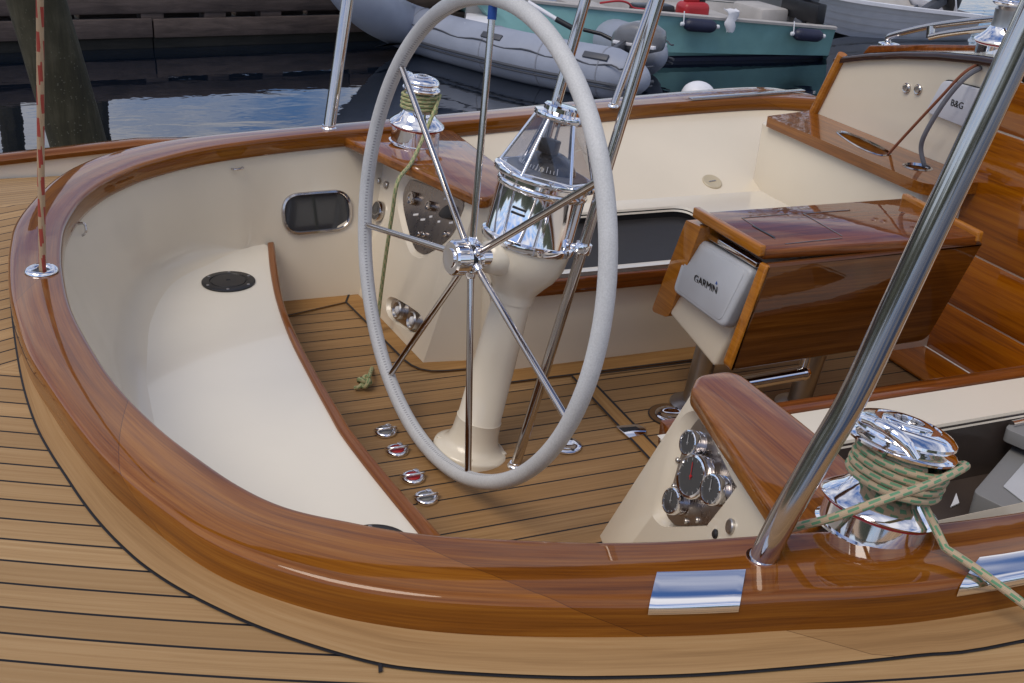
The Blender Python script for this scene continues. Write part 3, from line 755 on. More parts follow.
for k in range(6):
    p0, p1, p2, p3 = hv(k, RB-.001, HB), hv(k+1, RB-.001, HB), hv(k+1, RT-.001, HT), hv(k, RT-.001, HT)
    b = new(); sheet(b, [p0, p1, p2, p3]); obj('hood_pane', b, M_['glass'], hous, None)
    b = new(); tube(b, [hv(k, RB, HB-.004), hv(k, RT, HT+.003)], .0038, 10); obj('hood_bar', b, M_['chrome'], hous)
    b = new(); tube(b, [hv(k, RB, HB), hv(k+1, RB, HB)], .0045, 10); obj('hood_rail', b, M_['chrome'], hous)
b = new(); lathe(b, [(.088, .683), (.088, .687), (.066, .689), (.066, .69)], PM, 48); cp = obj('compass', b, M_['case'], hous)
b = new(); sphere(b, PM @ Vector((0, 0, .672)), .066, 1, 1, .85, 36); obj('dome', b, M_['dial'], cp)
b = new()
for k in range(25):
    a = R(90+(k-12)*7); rr = .0715; h = .712 if k % 3 else .715
    m = PM @ Matrix.Rotation(a-math.pi, 4, 'Z') @ Matrix.Translation((.0628, 0, .692)) @ Matrix.Rotation(R(-22), 4, 'Y'); box(b, (-.0006, -.0006, 0), (.0012, .0006, .0075 if k % 3 else .013), 0, m)
obj('compass_scale', b, M_['mark'], cp)
m = PM @ Matrix.Rotation(R(-50), 4, 'Z'); b = new(); box(b, (.005, -.018, .725), (.035, .018, .755), .003, m); obj('light_box', b, M_['black'], cp)
b = new(); lathe(b, [(.003, .73), (.003, .8)], PM, 12); obj('lamp_stem', b, M_['steel'], cp)
for k in range(2):
    c = pp(497, 218+k*6, PB+RAKE*.6, Vector((-1, -.2, .2)).normalized())
vent_m = PM @ Matrix.Rotation(R(-48), 4, 'Z')
b = new()
vd = (ray(496, 221)); vdir = Vector((-.75, -.66, 0))
vm = mat_at(PB+RAKE*.605, RAKE, vdir)
for k in range(2): box(b, (.0955, -.016, -.008+k*.011), (.0985, .016, -.003+k*.011), .001, vm)
obj('vent_slots', b, M_['black'], hous)

# guard posts either side of the pedestal
def post(name, pts, r, m, label, cat, group=None, flange=None, up=RAKE):
    t = thing(name, pts[0], label, cat, group)
    b = new(); tube(b, pts, r, 20); obj('tube', b, m, t, 60)
    if flange:
        b = new(); lathe(b, [(r*flange, 0), (r*flange, .004), (r*flange*.85, .008), (r*1.12, .0095), (r*1.1, .013)], mat_at(pts[0], (0, 0, 1)), 32); obj('flange', b, M_['chrome'], t)
    return t
g0 = pz(515, 467, SOLE); g1 = py(583, 248, 1.948); g2 = py(660, -4, 1.94); g3 = g2+(g2-g1)*.35
gd = post('guard_post', [g0, g0.lerp(g1, .5), g1, g2, g3], .0118, M_['steel'], 'tall steel guard post on the near side of the steering pedestal with a chrome clamp', 'post', 'guard posts beside the pedestal', 1.6)
hp0 = PM @ Vector((0, 0, .533)); cd = (g1-hp0).normalized()
b = new(); tube(b, [hp0+cd*.1, g1-cd*.012], .0065, 12); lathe(b, [(.0175, -.011), (.0185, -.007), (.0185, .007), (.0175, .011)], mat_at(g1, (g2-g0)), 28); obj('clamp', b, M_['chrome'], gd)
f1, f2 = py(556, 103, 2.135), py(586, -2, 2.14); fd = (f2-f1); f0 = f1-fd*((f1.z-SOLE)/fd.z)
post('guard_post', [f0, f1, f2, f2+fd*.6], .0118, M_['steel'], 'steel guard post on the far side of the steering pedestal, behind the compass hood', 'post', 'guard posts beside the pedestal', 1.6)
s0 = pz(613, 107, CAP); s1 = py(655, -8, s0.y+.03)
post('stanchion', [s0, s1, s1+(s1-s0)*.4], .0125, M_['steel'], 'thin steel stanchion rising from the far coaming just beside the guard post', 'stanchion', None, 1.5)
n0 = pz(761, 558, CAP); npx = [(781, 522), (820, 454), (852, 399), (893, 312), (933, 227), (972, 145), (1013, 58), (1045, -10)]
pts = [n0]+[py(u, v, n0.y-(.007*(k+1))) for k, (u, v) in enumerate(npx)]; pts.append(pts[-1]*2-pts[-2])
pts[0] = pts[0]-Vector((0, 0, .01))
post('arch_leg', catmull(pts, 4), .0178, M_['steel'], 'thick polished steel arch leg rising from the near coaming in front of everything', 'arch leg', 'arch legs on the coaming', 1.28)
a0 = pz(329, 129, CAP); a1 = py(348, -2, a0.y+.06)
post('arch_leg', [a0, a0.lerp(a1, .5), a1, a1+(a1-a0)*.6], .0178, M_['steel'], 'polished steel arch leg rising from the far coaming left of the wheel', 'arch leg', 'arch legs on the coaming', 1.28)

# unseen spar added overhead to block sky, leaving an amber streak in varnish
b = new(); P = [Vector((-.55, 2.03, 1.85)), Vector((.4, 2.04, 1.865)), Vector((2, 2.05, 1.88)), Vector((4.2, 2.05, 1.9))]
tube(b, catmull(P, 5), [.05]+[.085]*14+[.08], 20)
added_boom = one('added_boom', b, M_['leaf_wood'], 'dark varnished spar added unseen over the cockpit to leave an amber streak in the coaming varnish', 'added_boom')
# ================================================================== WINCHES
def make_winch(o, label, kt=1.0, kb=.035, kh=1.0):
    def H(p): return [((r*kt if h > .151 else r), (h*kb/.053 if h <= .053 else kb+(h-.053)*kh)) for r, h in p]
    t = thing('winch', o, label, 'winch', 'rope winches')
    m = Matrix.Translation(o)
    b = new(); lathe(b, H([(.076, 0), (.076, .004), (.071, .007), (.0705, .05), (.074, .053)]), m, 56); obj('base', b, M_['chrome'], t, 35)
    b = new(); lathe(b, H([(.0745, .053), (.0755, .0535), (.0755, .0565), (.0745, .057)]), m, 56, False); obj('red_band', b, M_['red'], t)
    b = new(); lathe(b, H([(.074, .0565), (.0795, .058), (.081, .061), (.079, .065), (.068, .073), (.055, .084), (.049, .094), (.0465, .1)]), m, 56); obj('skirt', b, M_['chrome'], t, 50)
    b = new(); lathe(b, H([(.046, .098), (.043, .115), (.0435, .145), (.047, .154)]), m, 48); obj('drum', b, M_['brushed'], t)
    b = new(); lathe(b, H([(.047, .152), (.066, .157), (.071, .160), (.072, .164), (.069, .167), (.056, .169), (.054, .172)]), m, 56); jaw = obj('jaw', b, M_['chrome'], t, 45)
    b = new(); lathe(b, H([(.05, .170), (.055, .1725), (.064, .176), (.0665, .180), (.066, .184), (.060, .190), (.05, .1945), (.043, .196), (.042, .1945), (.033, .1945), (.0325, .198), (.029, .2), (.02, .2005), (.019, .193), (.001, .193)]), m, 56); top = obj('top_plate', b, M_['chrome'], t, 40)
    b = new()
    for k in range(8):
        a = R(45*k); z0_, z1_ = H([(0, .1935), (0, .1995)]); box(b, (.012*kt, -.003, z0_[1]), (.0185*kt, .003, z1_[1]), .0008, m @ Matrix.Rotation(a, 4, 'Z'))
    obj('socket', b, M_['brushed'], top)
    # the feeder arm that curves over the edge of the plate
    b = new(); P = [m @ Vector((.062*kt*math.cos(R(a)), .062*kt*math.sin(R(a)), H([(0, h)])[0][1])) for a, h in ((150, .190), (165, .193), (180, .193), (198, .188), (212, .178), (222, .166))]
    tube(b, catmull(P, 4), [.0075]*5+[.009]*11+[.008]*5, 12); obj('feeder_arm', b, M_['chrome'], t)
    return t
tilt = Matrix.Rotation(R(14), 3, 'Y')
wo = pz(880, 507, SLAB+.04); wo = wo - tilt @ Vector((0, 0, .04))
winch = make_winch(wo, 'large chrome self-tailing winch in the right foreground wrapped in tan and green rope', 1.05, .036, .9)
winch.rotation_euler = (0, R(14), R(20))
fo = pz(414.5, 143, SLAB+.0)
w2 = make_winch(fo, 'chrome winch with olive rope on the far console behind the wheel', .76, .05, 1.02); w2.rotation_euler = (0, R(6), R(-30))
cab_w = dup(w2, px(999, 62, 2.47), (0, 0, R(60)), 'chrome winch on the cabin roof partly hidden by the thick arch leg')
def winch_m(o, rx): return Matrix.Translation(o) @ Matrix.Rotation(R(rx), 4, 'Y')
def wraps(m, r, h0, h1, turns, start):
    n = int(turns*28); return [m @ Vector((r*math.cos(start+2*math.pi*turns*k/n), r*math.sin(start+2*math.pi*turns*k/n), h0+(h1-h0)*k/n)) for k in range(n+1)]
mW = winch_m(wo, 14)
rr = .0058
t_in = pz(1040, 617, CAP-.02)
p_a = py(895, 512, wo.y-.062)
lead = [t_in+Vector((.02, -.06, -.02)), t_in, pz(985, 575, CAP+.008), pz(945, 548, CAP+.02)]
W1 = wraps(mW, .0500, .078, .126, 4.0, R(-100))
fin = [mW @ Vector((.062*math.cos(a), .062*math.sin(a), h)) for a, h in ((R(0), .1565), (R(60), .165), (R(120), .1685), (R(180), .1685), (R(240), .167), (R(300), .163))]
lv = mW @ Vector((.071, -.02, .152)); 
tail = [py(966, 466, wo.y-.058), py(930, 484, wo.y-.085), py(880, 501, wo.y-.088), py(835, 517, wo.y-.06), py(800, 526, wo.y-.02), py(770, 534, wo.y+.03)]
path = catmull(lead, 5)+W1[2:]
b = new(); tube(b, path, rr, 12)
W2 = wraps(mW, .0605, .080, .128, 4.1, R(60)); tube(b, W2, rr, 12)
loop = [mW @ Vector((.064*math.cos(R(a)), .064*math.sin(R(a)), .122+.010*math.sin(R(a*.5)))) for a in range(200, -40, -24)]
tube(b, catmull(loop+tail, 4), rr, 12)
one('sheet_rope', b, M_['rope_green'], 'tan rope with green flecks wound round the big foreground winch, its tail crossing the coaming', 'rope')
mF = winch_m(fo, 6); b = new(); rf = .0056
W = wraps(mF, .0505, .098, .146, 4.2, R(-60))
hang = [mF @ Vector((.052, -.02, .15)), mF @ Vector((.02, -.075, .11)), py(413, 160, 2.80), px(398, 181, .80), px(392, 215, .785), px(385, 262, .775), px(379, 310, .765), px(375, 355, .745), pz(370, 374, SOLE+.03), pz(366.5, 380, SOLE+.016)]
tube(b, W, rf, 10); tube(b, catmull(hang, 6), rf, 10)
kc = pz(365, 382.5, SOLE+.018)
kn = [kc+Vector(((math.sin(t)+2*math.sin(2*t))*.0052, (math.cos(t)-2*math.cos(2*t))*.0064, -math.sin(3*t)*.0075+.003)) for t in [2*math.pi*k/60 for k in range(60)]]
tube(b, kn, .0062, 10, True); tube(b, catmull([kc+Vector((-.008, -.006, .0)), kc+Vector((-.019, -.009, -.006)), kc+Vector((-.028, -.004, -.01))], 4), .0054, 10)
one('sheet_rope', b, M_['rope_far'], 'olive green rope hanging from the far winch to a knot on the cockpit floor', 'rope')

# red flecked line through its fairlead at the aft end
rp = pz(41.5, 271, CAP+.002)
fl = thing('fairlead', rp, 'chrome ring fairlead let into the aft coaming with a red flecked line through it', 'fairlead')
b = new(); mm = mat_at(rp, (0, 0, 1)); lathe(b, [(.031, 0), (.0305, .003), (.026, .0065), (.019, .006), (.0155, .002), (.0145, -.004)], mm, 40, False); obj('ring', b, M_['chrome'], fl, 60)
b = new(); lathe(b, [(.0005, .0015), (.016, .0016)], mm, 24, False); obj('throat', b, M_['black'], fl)
b = new(); q1 = py(39.5, -60, rp.y); tube(b, [rp+Vector((.002, 0, 0)), rp.lerp(q1, .33), rp.lerp(q1, .66), q1], .0066, 12); one('control_line', b, M_['rope_red'], 'tan and red line rising straight up from the aft coaming at the left', 'rope')

# chrome chafe plates over the outer edge of the coaming
def section(f):
    i = min(NS-2, int(f)); t = f-i
    a = sin_[i].lerp(sin_[i+1], t); c = sout[i].lerp(sout[i+1], t); w = (c-a).normalized(); return a, w, (c-a).length
def st_at(x, near=True):
    best = None
    for k in range(NS-1):
        if (sout[k].y < MIDY) != near: continue
        x0, x1 = sout[k].x, sout[k+1].x
        if (x0-x)*(x1-x) <= 0 and abs(x1-x0) > 1e-9: best = k+(x-x0)/(x1-x0); break
    return best
def chafe(xa0, xa1, xb0, xb1, s_in, label):
    rows = []
    for k in range(13):
        t = k/12; row = []
        f0 = st_at(xa0+(xb0-xa0)*t); f1 = st_at(xa1+(xb1-xa1)*t)
        prof = []
        for (s, z) in ((-s_in, .0052), (-s_in*.6, .0046), (-.02, .0022), (-.013, .0014), (-.0065, -.0005), (-.0005, -.005), (.0018, -.011), (.0024, -.018)):
            q = (s+s_in)/(s_in+.0045); a, w, L = section(f0+(f1-f0)*q); prof.append(a+w*(L+s)+Vector((0, 0, z)))
        rows.append(prof)
    b = new(); loft(b, rows); geo = [v for v in b.verts]
    return one('chafe_plate', b, M_['chrome'], label, 'chafe plate', 'chrome chafe plates', 60)
xa = [pz(u, v, CAP).x for u, v in ((641, 579), (650, 603), (727, 574), (741, 600))]
chafe(xa[0], xa[1], xa[2], xa[3], .052, 'polished chrome chafe plate bent over the near coaming edge left of the arch leg')
xa = [pz(u, v, CAP).x for u, v in ((943, 555), (957, 582), (1040, 549), (1060, 575))]
chafe(xa[0], xa[1], xa[2], xa[3], .052, 'polished chrome chafe plate on the near coaming edge below the rope, at the right border')
b = new(); p, q = pz(690, 100.5, CAP), pz(803, 92, CAP); dr = (q-p).normalized(); nr = Vector((-dr.y, dr.x, 0))
prism(b, [p-nr*.012+Vector((0, 0, .004)), q-nr*.012+Vector((0, 0, .004)), q+nr*.012+Vector((0, 0, .004)), p+nr*.012+Vector((0, 0, .004))], (0, 0, .006), .002); tr_ = one('genoa_track', b, M_['steel'], 'slim steel track lying along the far coaming near the cabin', 'track')

# small fittings on the cockpit wall
def staple(c, dx, out, label, s=.016):
    b = new(); dx = Vector(dx).normalized(); out = Vector(out).normalized()
    tube(b, catmull([c-dx*s-out*.01, c-dx*s+out*.004, c-dx*s*.6+out*.013, c+dx*s*.6+out*.013, c+dx*s+out*.004, c+dx*s-out*.01], 4), .003, 8); return one('wall_staple', b, M_['steel'], label, 'staple', 'steel staples on the cockpit wall')
def wall_hit(u, v):
    d = ray(u, v); best = None
    me = liner.data
    from mathutils.bvhtree import BVHTree
    l = world_of(coaming); bv = BVHTree.FromPolygons([vv.co+l for vv in me.vertices], [p.vertices for p in me.polygons])
    h, n, i, di = bv.ray_cast(EYE, d.normalized())
    if h is None: return py(u, v, 3.0), Vector((0, -1, 0))
    if n.dot(d) > 0: n = -n
    return h, n
h, n = wall_hit(237, 168); staple(h, n.cross(Vector((0, 0, 1))), n, 'small steel staple high on the far cockpit wall')
h, n = wall_hit(80, 230); staple(h, Vector((0, .3, 1)), n, 'small steel staple on the aft cockpit wall under the coaming', .014)
h, n = wall_hit(317, 212); ph = h
wx = Vector((0, 0, 1)).cross(n).normalized(); wx = wx if wx.x > 0 else -wx; wy = n.cross(wx); wy = wy if wy.z > 0 else -wy
hR, _ = wall_hit(352, 208); hL, _ = wall_hit(282, 217); hT, _ = wall_hit(319, 190.5); hB, _ = wall_hit(316, 233)
hw = (hR-hL).length/2; hh = abs((hT-hB).dot(wy))/2
def stad(w, h_, off, k=8):
    P = []
    r = min(h_, w*.98)*.92; 
    base = [(-w, -h_), (w, -h_), (w, h_), (-w, h_)]
    return round_poly([ph+wx*x+wy*y+n*off for x, y in base], r, k)
pl = thing('portlight', ph, 'oval portlight with polished steel frame in the far cockpit wall', 'portlight')
rows = [stad(hw*s, hh*s2, o) for s, s2, o in ((1.0, 1.0, -.004), (1., 1., .004), (.985, .975, .009), (.93, .88, .010), (.9, .84, .007), (.9, .84, .001))]
b = new()
vs = [[b.verts.new(p) for p in r] for r in rows]
for a, c in zip(vs, vs[1:]):
    for k in range(len(a)): b.faces.new((a[k], a[(k+1) % len(a)], c[(k+1) % len(a)], c[k]))
obj('frame', b, M_['steel'], pl, 50)
b = new(); sheet(b, stad(hw*.91, hh*.85, .003)); obj('pane', b, M_['screen'], pl)
h, n = wall_hit(712, 182); dp = thing('deck_drain', h, 'small round cream plate on the far seat back', 'wall plate')
b = new(); lathe(b, [(.034, 0), (.034, .003), (.031, .005), (.026, .0035), (.002, .0035)], mat_at(h, n), 36); obj('plate', b, M_['plate_cream'], dp)
b = new(); box(b, (-.014, -.002, .0035), (.014, .002, .0055), .0008, mat_at(h, n, (1, 0, .3))); obj('slot_bar', b, M_['brushed'], dp)

# ================================================================== FLOOR FITTINGS
def foot_switch(c, m, label):
    t = thing('foot_switch', c, label, 'foot switch', 'chrome foot switches in the cockpit floor')
    T = Matrix.Translation(c)
    b = new(); lathe(b, [(.0265, 0), (.027, .003), (.0255, .0065), (.021, .0085), (.0185, .0075), (.018, .003), (.001, .003)], T, 40); obj('bezel', b, M_['chrome'], t, 50)
    b = new(); lathe(b, [(.0165, .003), (.0165, .007), (.013, .0095), (.004, .0105)], T, 28); obj('rubber_button', b, m, t)
    b = new(); P = [c+Vector((x, y, z)) for x, y, z in ((-.026, .008, .006), (-.022, -.004, .013), (-.008, -.010, .017), (.01, -.010, .017), (.024, -.004, .013), (.027, .004, .006))]
    tube(b, catmull(P, 5), .003, 10); obj('guard_bar', b, M_['chrome'], t)
    b = new(); box(b, (.012, .004, .006), (.0235, .017, .011), .002, T @ Matrix.Rotation(R(25), 4, 'Z')); obj('hinge', b, M_['chrome'], t)
    return t
foot_switch(pz(385.5, 432.5, SOLE+.002), M_['case'], 'chrome foot switch with grey centre, farthest of the four along the seat trim')
foot_switch(pz(397, 451.5, SOLE+.002), M_['red'], 'chrome foot switch with red centre, just left of the wheel rim near the pedestal foot')
foot_switch(pz(413, 478.5, SOLE+.002), M_['red'], 'chrome foot switch with red centre, the nearer of the two red ones')
foot_switch(pz(426, 499, SOLE+.002), M_['case'], 'chrome foot switch with grey centre, nearest to the camera')
def plate_disc(c, r, label, ring=None):
    t = thing('floor_plate', c, label, 'floor plate')
    if ring:
        b = new(); lathe(b, [(r*ring, 0), (r*ring, .0014), (r*1.03, .0014), (r*1.02, 0)], Matrix.Translation(c), 48, False); obj('wood_ring', b, M_['margin'], t)
        b = new(); lathe(b, [(r*ring*1.05, -.0005), (r*ring*1.05, .0004), (r*ring, .0004)], Matrix.Translation(c), 48, False); obj('caulk', b, M_['seam'], t)
    b = new(); lathe(b, [(r, 0), (r, .003), (r*.94, .0045), (r*.55, .0045), (r*.5, .003), (.001, .003)], Matrix.Translation(c), 44); obj('plate', b, M_['chrome'], t)
    for a in (40, 160, 280):
        b = new(); lathe(b, [(.004, 0), (.004, .0015)], Matrix.Translation(c+Vector((math.cos(R(a))*r*.75, math.sin(R(a))*r*.75, .0042))), 12); obj('screw_hole', b, M_['black'], t)
    return t
plate_disc(pz(566, 446, SOLE+.002), .038, 'round chrome plate in the floor behind the right side of the wheel rim')
plate_disc(pz(672, 415, SOLE+.003), .043, 'round chrome floor plate with a wooden ring beside the near console', 1.35)
lt = thing('flush_latch', pz(632, 431.5, SOLE+.006), 'small chrome flush latch in the floor crossboard', 'latch')
b = new(); q = [pz(u, v, SOLE+.006) for u, v in ((616, 427), (638, 425), (647, 430), (645, 435), (629, 438.5))]; prism(b, round_poly(q, [.002, .012, .012, .01, .002]), (0, 0, .003), .001); obj('plate', b, M_['chrome'], lt)
b = new(); q = [pz(u, v, SOLE+.0092) for u, v in ((619, 428), (636, 426.5), (640, 429), (632, 430.5), (624, 432))]; prism(b, q, (0, 0, .0006)); obj('finger_slot', b, M_['black'], lt)

# ================================================================== TABLE WITH CHARTPLOTTER
XE, XF = 1.385, 1.985
tab = thing('cockpit_table', (1.68, 2.0, SOLE), 'varnished drop-leaf cockpit table with its leaves folded down on a cream trunk', 'table')
top = [pz(700, 212.5, TABLE), pz(764, 250, TABLE), pz(979, 236, TABLE), pz(905, 198, TABLE)]
b = new(); prism(b, flat(top, TABLE-.024), (0, 0, .024), .004); tt = obj('tabletop', b, M_['wood'], tab)
for (u0, v0, u1, v1) in ((742, 218, 788, 214), (742, 218, 775, 239), (803, 213.5, 842, 236), (803, 213.5, 850, 210), (785, 244, 842, 238)):
    p, q = pz(u0, v0, TABLE+.0004), pz(u1, v1, TABLE+.0004); dr = (q-p).normalized(); nr = Vector((-dr.y, dr.x, 0))*.0016
    b = new(); prism(b, [p-nr, q-nr, q+nr, p+nr], (0, 0, .0006)); obj('inlay_line', b, M_['recess_wood'], tt)
p, q = pz(753, 226, TABLE+.0006), pz(774, 237.5, TABLE+.0006); dr = (q-p).normalized(); nr = Vector((-dr.y, dr.x, 0))*.003
b = new(); prism(b, [p-nr, q-nr, q+nr, p+nr], (0, 0, .0012)); obj('latch_slot', b, M_['black'], tt)
def lip(p, q, w, name):
    dr = (q-p).normalized(); nr = Vector((0, 0, 1)).cross(dr); 
    b = new(); prism(b, [p-nr*w+Vector((0, 0, -.014)), q-nr*w+Vector((0, 0, -.014)), q+nr*w+Vector((0, 0, -.014)), p+nr*w+Vector((0, 0, -.014))], (0, 0, .026), .004); obj(name, b, M_['amber'], tt)
lip(top[0]+Vector((-.006, .01, 0)), top[1]+Vector((-.006, -.004, 0)), .009, 'end_lip'); lip(top[3]+Vector((0, .004, 0)), top[2]+Vector((0, -.004, 0)), .009, 'end_lip')
lf = [py(764, 262, 1.848), py(977, 240, 1.848), py(921, 337, 1.848), py(725, 367, 1.848)]
b = new(); slab(b, round_poly([p+Vector((0, -.0, 0)) for p in lf], [.006, .006, .025, .025]), (0, -.022, 0), .006, 3); obj('leaf', b, M_['leaf_wood'], tab)
b = new(); slab(b, round_poly([lf[0]+Vector((-.009, .004, -.001)), lf[0]+Vector((.001, .004, -.001)), lf[3]+Vector((.004, .004, 0)), lf[3]+Vector((-.007, .004, .012))], [.003, .001, .001, .012]), (0, -.028, 0), .004, 3); obj('leaf_edge', b, M_['amber'], tab)
b = new()
fl_ = [px(686, 220, 1.37), px(701, 227, 1.37), px(668, 318, 1.37), px(651, 311, 1.37)]
prism(b, round_poly(fl_, [.004, .004, .02, .02]), (.58, 0, 0), .004, 3); obj('leaf', b, M_['amber'], tab)
tk = [px(697, 226, 1.425), px(766, 264, 1.425), px(713, 368, 1.37), px(668, 314, 1.37)]
b = new(); prism(b, tk, (.5, 0, 0), .012, 3); obj('trunk', b, M_['cream'], tab)
b = new(); prism(b, [px(u, v, 1.40) for u, v in ((697, 226), (757, 263), (755, 268), (695, 231))], (.02, 0, 0), .002); obj('hinge_strip', b, M_['chrome'], tab)
for (x, y, x2) in ((1.43, 2.10, 1.47), (1.70, 2.02, 1.75)):
    b = new(); tube(b, [Vector((x, y, SOLE)), Vector((x2, y, SOLE+.32))], .03, 24); lathe(b, [(.06, 0), (.06, .004), (.05, .008), (.034, .012)], Matrix.Translation((x, y, SOLE+.004)), 36); obj('leg', b, M_['leg_steel'], tab)
b = new(); p, q = py(735, 385, 1.93), py(803, 373, 1.93); tube(b, [p, q], .019, 24); obj('foot_rail', b, M_['chrome'], tab, 60)
b = new(); tube(b, [q, q+Vector((.004, .0, .05))], .009, 14); sphere(b, q, .0205); obj('rail_bracket', b, M_['chrome'], tab, 60)

cpx = [(690.5, 233), (752.5, 269.5), (722.5, 328.5), (671.5, 290.5)]
plot = thing('chartplotter', px(711, 280, 1.37), 'light grey covered chartplotter set between the leaves at the end of the table', 'chartplotter')
X0 = 1.345
c_ = [px(u, v, x_) for (u, v), x_ in zip(cpx, (1.39, 1.39, 1.352, 1.352))]
cn = (c_[1]-c_[0]).cross(c_[3]-c_[0]).normalized(); cn = cn if cn.x < 0 else -cn
b = new(); slab(b, round_poly(c_, .02, 5), -cn*.035, .009, 4); cv = obj('cover', b, M_['grey_cover'], plot, 50)
mid = sum(c_, Vector())/4
b = new(); inn = [mid+(p-mid)*.86 for p in c_]; prism(b, [p+cn*.0015 for p in round_poly(inn, .016, 5)], -cn*.006, .0012, 2); obj('raised_panel', b, M_['grey_cover'], cv, 50)
def text(name, body, loc, xd, yd, size, m, parent, ext=.0006):
    cu = bpy.data.curves.new(name, 'FONT'); cu.body = body; cu.size = size; cu.extrude = ext; cu.align_x = 'CENTER'; cu.align_y = 'CENTER'
    x = Vector(xd).normalized(); y = Vector(yd); y = (y-x*y.dot(x)).normalized(); z = x.cross(y)
    o = bpy.data.objects.new(name, cu); COL.objects.link(o); o.parent = parent
    mm = Matrix((x, y, z)).transposed().to_4x4(); mm.translation = Vector(loc)-world_of(parent); o.matrix_local = mm
    dg = bpy.context.evaluated_depsgraph_get(); me = bpy.data.meshes.new_from_object(o.evaluated_get(dg)); me.name = name
    ml = o.matrix_local.copy(); bpy.data.objects.remove(o); o = bpy.data.objects.new(name, me); COL.objects.link(o); o.parent = parent; o.matrix_local = ml
    me.materials.clear(); me.materials.append(m); return o
text('lettering', 'GARMIN', pp(705.5, 284.5, c_[0]+cn*.0022, cn), pp(719, 292.5, c_[0], cn)-pp(692, 277, c_[0], cn), (0, 0, 1), .027, M_['black'], cv)
t3 = pp(716.5, 283, c_[0]+cn*.003, cn); b = new(); prism(b, [t3+Vector((0, .004, -.003)), t3+Vector((0, -.004, -.003)), t3+Vector((0, 0, .005))], (-.0006, 0, 0)); obj('delta_mark', b, M_['blue'], cv)

# ================================================================== SIDE BENCHES, CABIN END
def bench(name, label, yf, yb_, x0, x1, hole, ydir, trimbox, depth):
    t = thing(name, ((x0+x1)/2, yf, SOLE), label, 'bench')
    out = [Vector((x0, yf, SIDEB)), Vector((x1, yf, SIDEB)), Vector((x1, yb_, SIDEB)), Vector((x0, yb_, SIDEB))]
    hx0, hx1, hy0, hy1 = hole
    hp = round_poly([Vector((hx0, hy0, SIDEB)), Vector((hx1, hy0, SIDEB)), Vector((hx1, hy1, SIDEB)), Vector((hx0, hy1, SIDEB))], .06, 6)
    b = new(); holed(b, out, [hp]); obj('seat', b, M_['white'], t)
    b = new(); hb = lift(hp, -depth); 
    vs = [[b.verts.new(p) for p in r] for r in (hp, [q+(Vector(((hx0+hx1)/2, (hy0+hy1)/2, q.z))-q).normalized()*.006-Vector((0, 0, .006)) for q in hp], hb)]
    for a, c in zip(vs[1:], vs[2:]):
        for k in range(len(a)): b.faces.new((a[k], a[(k+1) % len(a)], c[(k+1) % len(a)], c[k]))
    b.faces.new(vs[2]); obj('locker_well', b, M_['mat'] if depth > .1 else M_['darkpad'], t, 30)
    b = new(); vs2 = [[b.verts.new(p) for p in r] for r in (lift(hp, .0), [q+(Vector(((hx0+hx1)/2, (hy0+hy1)/2, q.z))-q).normalized()*.008-Vector((0, 0, .016)) for q in hp])]
    for k in range(len(hp)): b.faces.new((vs2[0][k], vs2[0][(k+1) % len(hp)], vs2[1][(k+1) % len(hp)], vs2[1][k]))
    obj('well_rim', b, M_['white'], t)
    b = new(); box(b, trimbox[0], trimbox[1], .006); obj('front_trim', b, M_['wood'], t)
    ys = yf+.012*ydir
    b = new(); box(b, (x0, min(ys, ys+.02*ydir), SOLE-.01), (x1, max(ys, ys+.02*ydir), SIDEB-.002), 0); obj('front_panel', b, M_['cream'], t)
    b = new(); box(b, (x0, min(ys, yb_), SOLE-.01), (x0+.012, max(ys, yb_), SIDEB-.004)); obj('end_panel', b, M_['cream'], t)
    return t
bench('side_bench', 'white bench along the far cockpit side with a dark open well', 2.392, 2.97, .98, 2.15, (1.12, 1.80, 2.410, 2.845), 1, ((1.0, 2.374, SIDEB-.052), (2.14, 2.390, SIDEB-.008)), .035)
bench('side_bench', 'white bench along the near cockpit side with a dark well holding a grey case', 1.572, 1.0, 1.0, 2.33, (1.12, 1.93, 1.16, 1.45), -1, ((1.03, 1.574, SIDEB-.05), (2.32, 1.618, SIDEB+.006)), .15)
zc = SIDEB-.075
case = thing('storage_case', pz(1010, 470, zc-.07), 'grey plastic case lying in the dark well of the near bench', 'case')
q = [pz(u, v, zc) for u, v in ((973, 492), (1016, 442), (1062, 462), (1030, 520))]
b = new(); prism(b, round_poly(q, .015), (0, 0, -.07), .008, 3); cs = obj('body', b, M_['case'], case)
q2_ = [pz(u, v, zc+.001) for u, v in ((1003, 487), (1025, 462), (1050, 476), (1030, 508))]; b = new(); prism(b, q2_, (0, 0, .003), .001); obj('inset_panel', b, M_['grey_cover'], cs)
q = [pz(u, v, zc+.05) for u, v in ((1005, 428), (1016, 417), (1050, 424), (1045, 445))]
b = new(); prism(b, round_poly(q, .012), (0, 0, -.03), .006, 3); lid = thing('locker_hinge', pz(1020, 430, zc), 'small grey and chrome catch in the far corner of the near bench well', 'catch'); obj('body', b, M_['case'], lid)
b = new(); p, q = pz(1012, 424, zc+.055), pz(1030, 420, zc+.055); tube(b, [p, q], .007, 12); obj('pin', b, M_['chrome'], lid)
b = new(); q = [pz(u, v, SIDEB-.148) for u, v in ((952, 504), (956, 494), (959, 504), (950, 508))]; prism(b, q, (0, 0, .003)); one('paper_tag', b, M_['cloth'], 'tiny white paper tag in the dark bench well beside the foreground winch', 'tag')

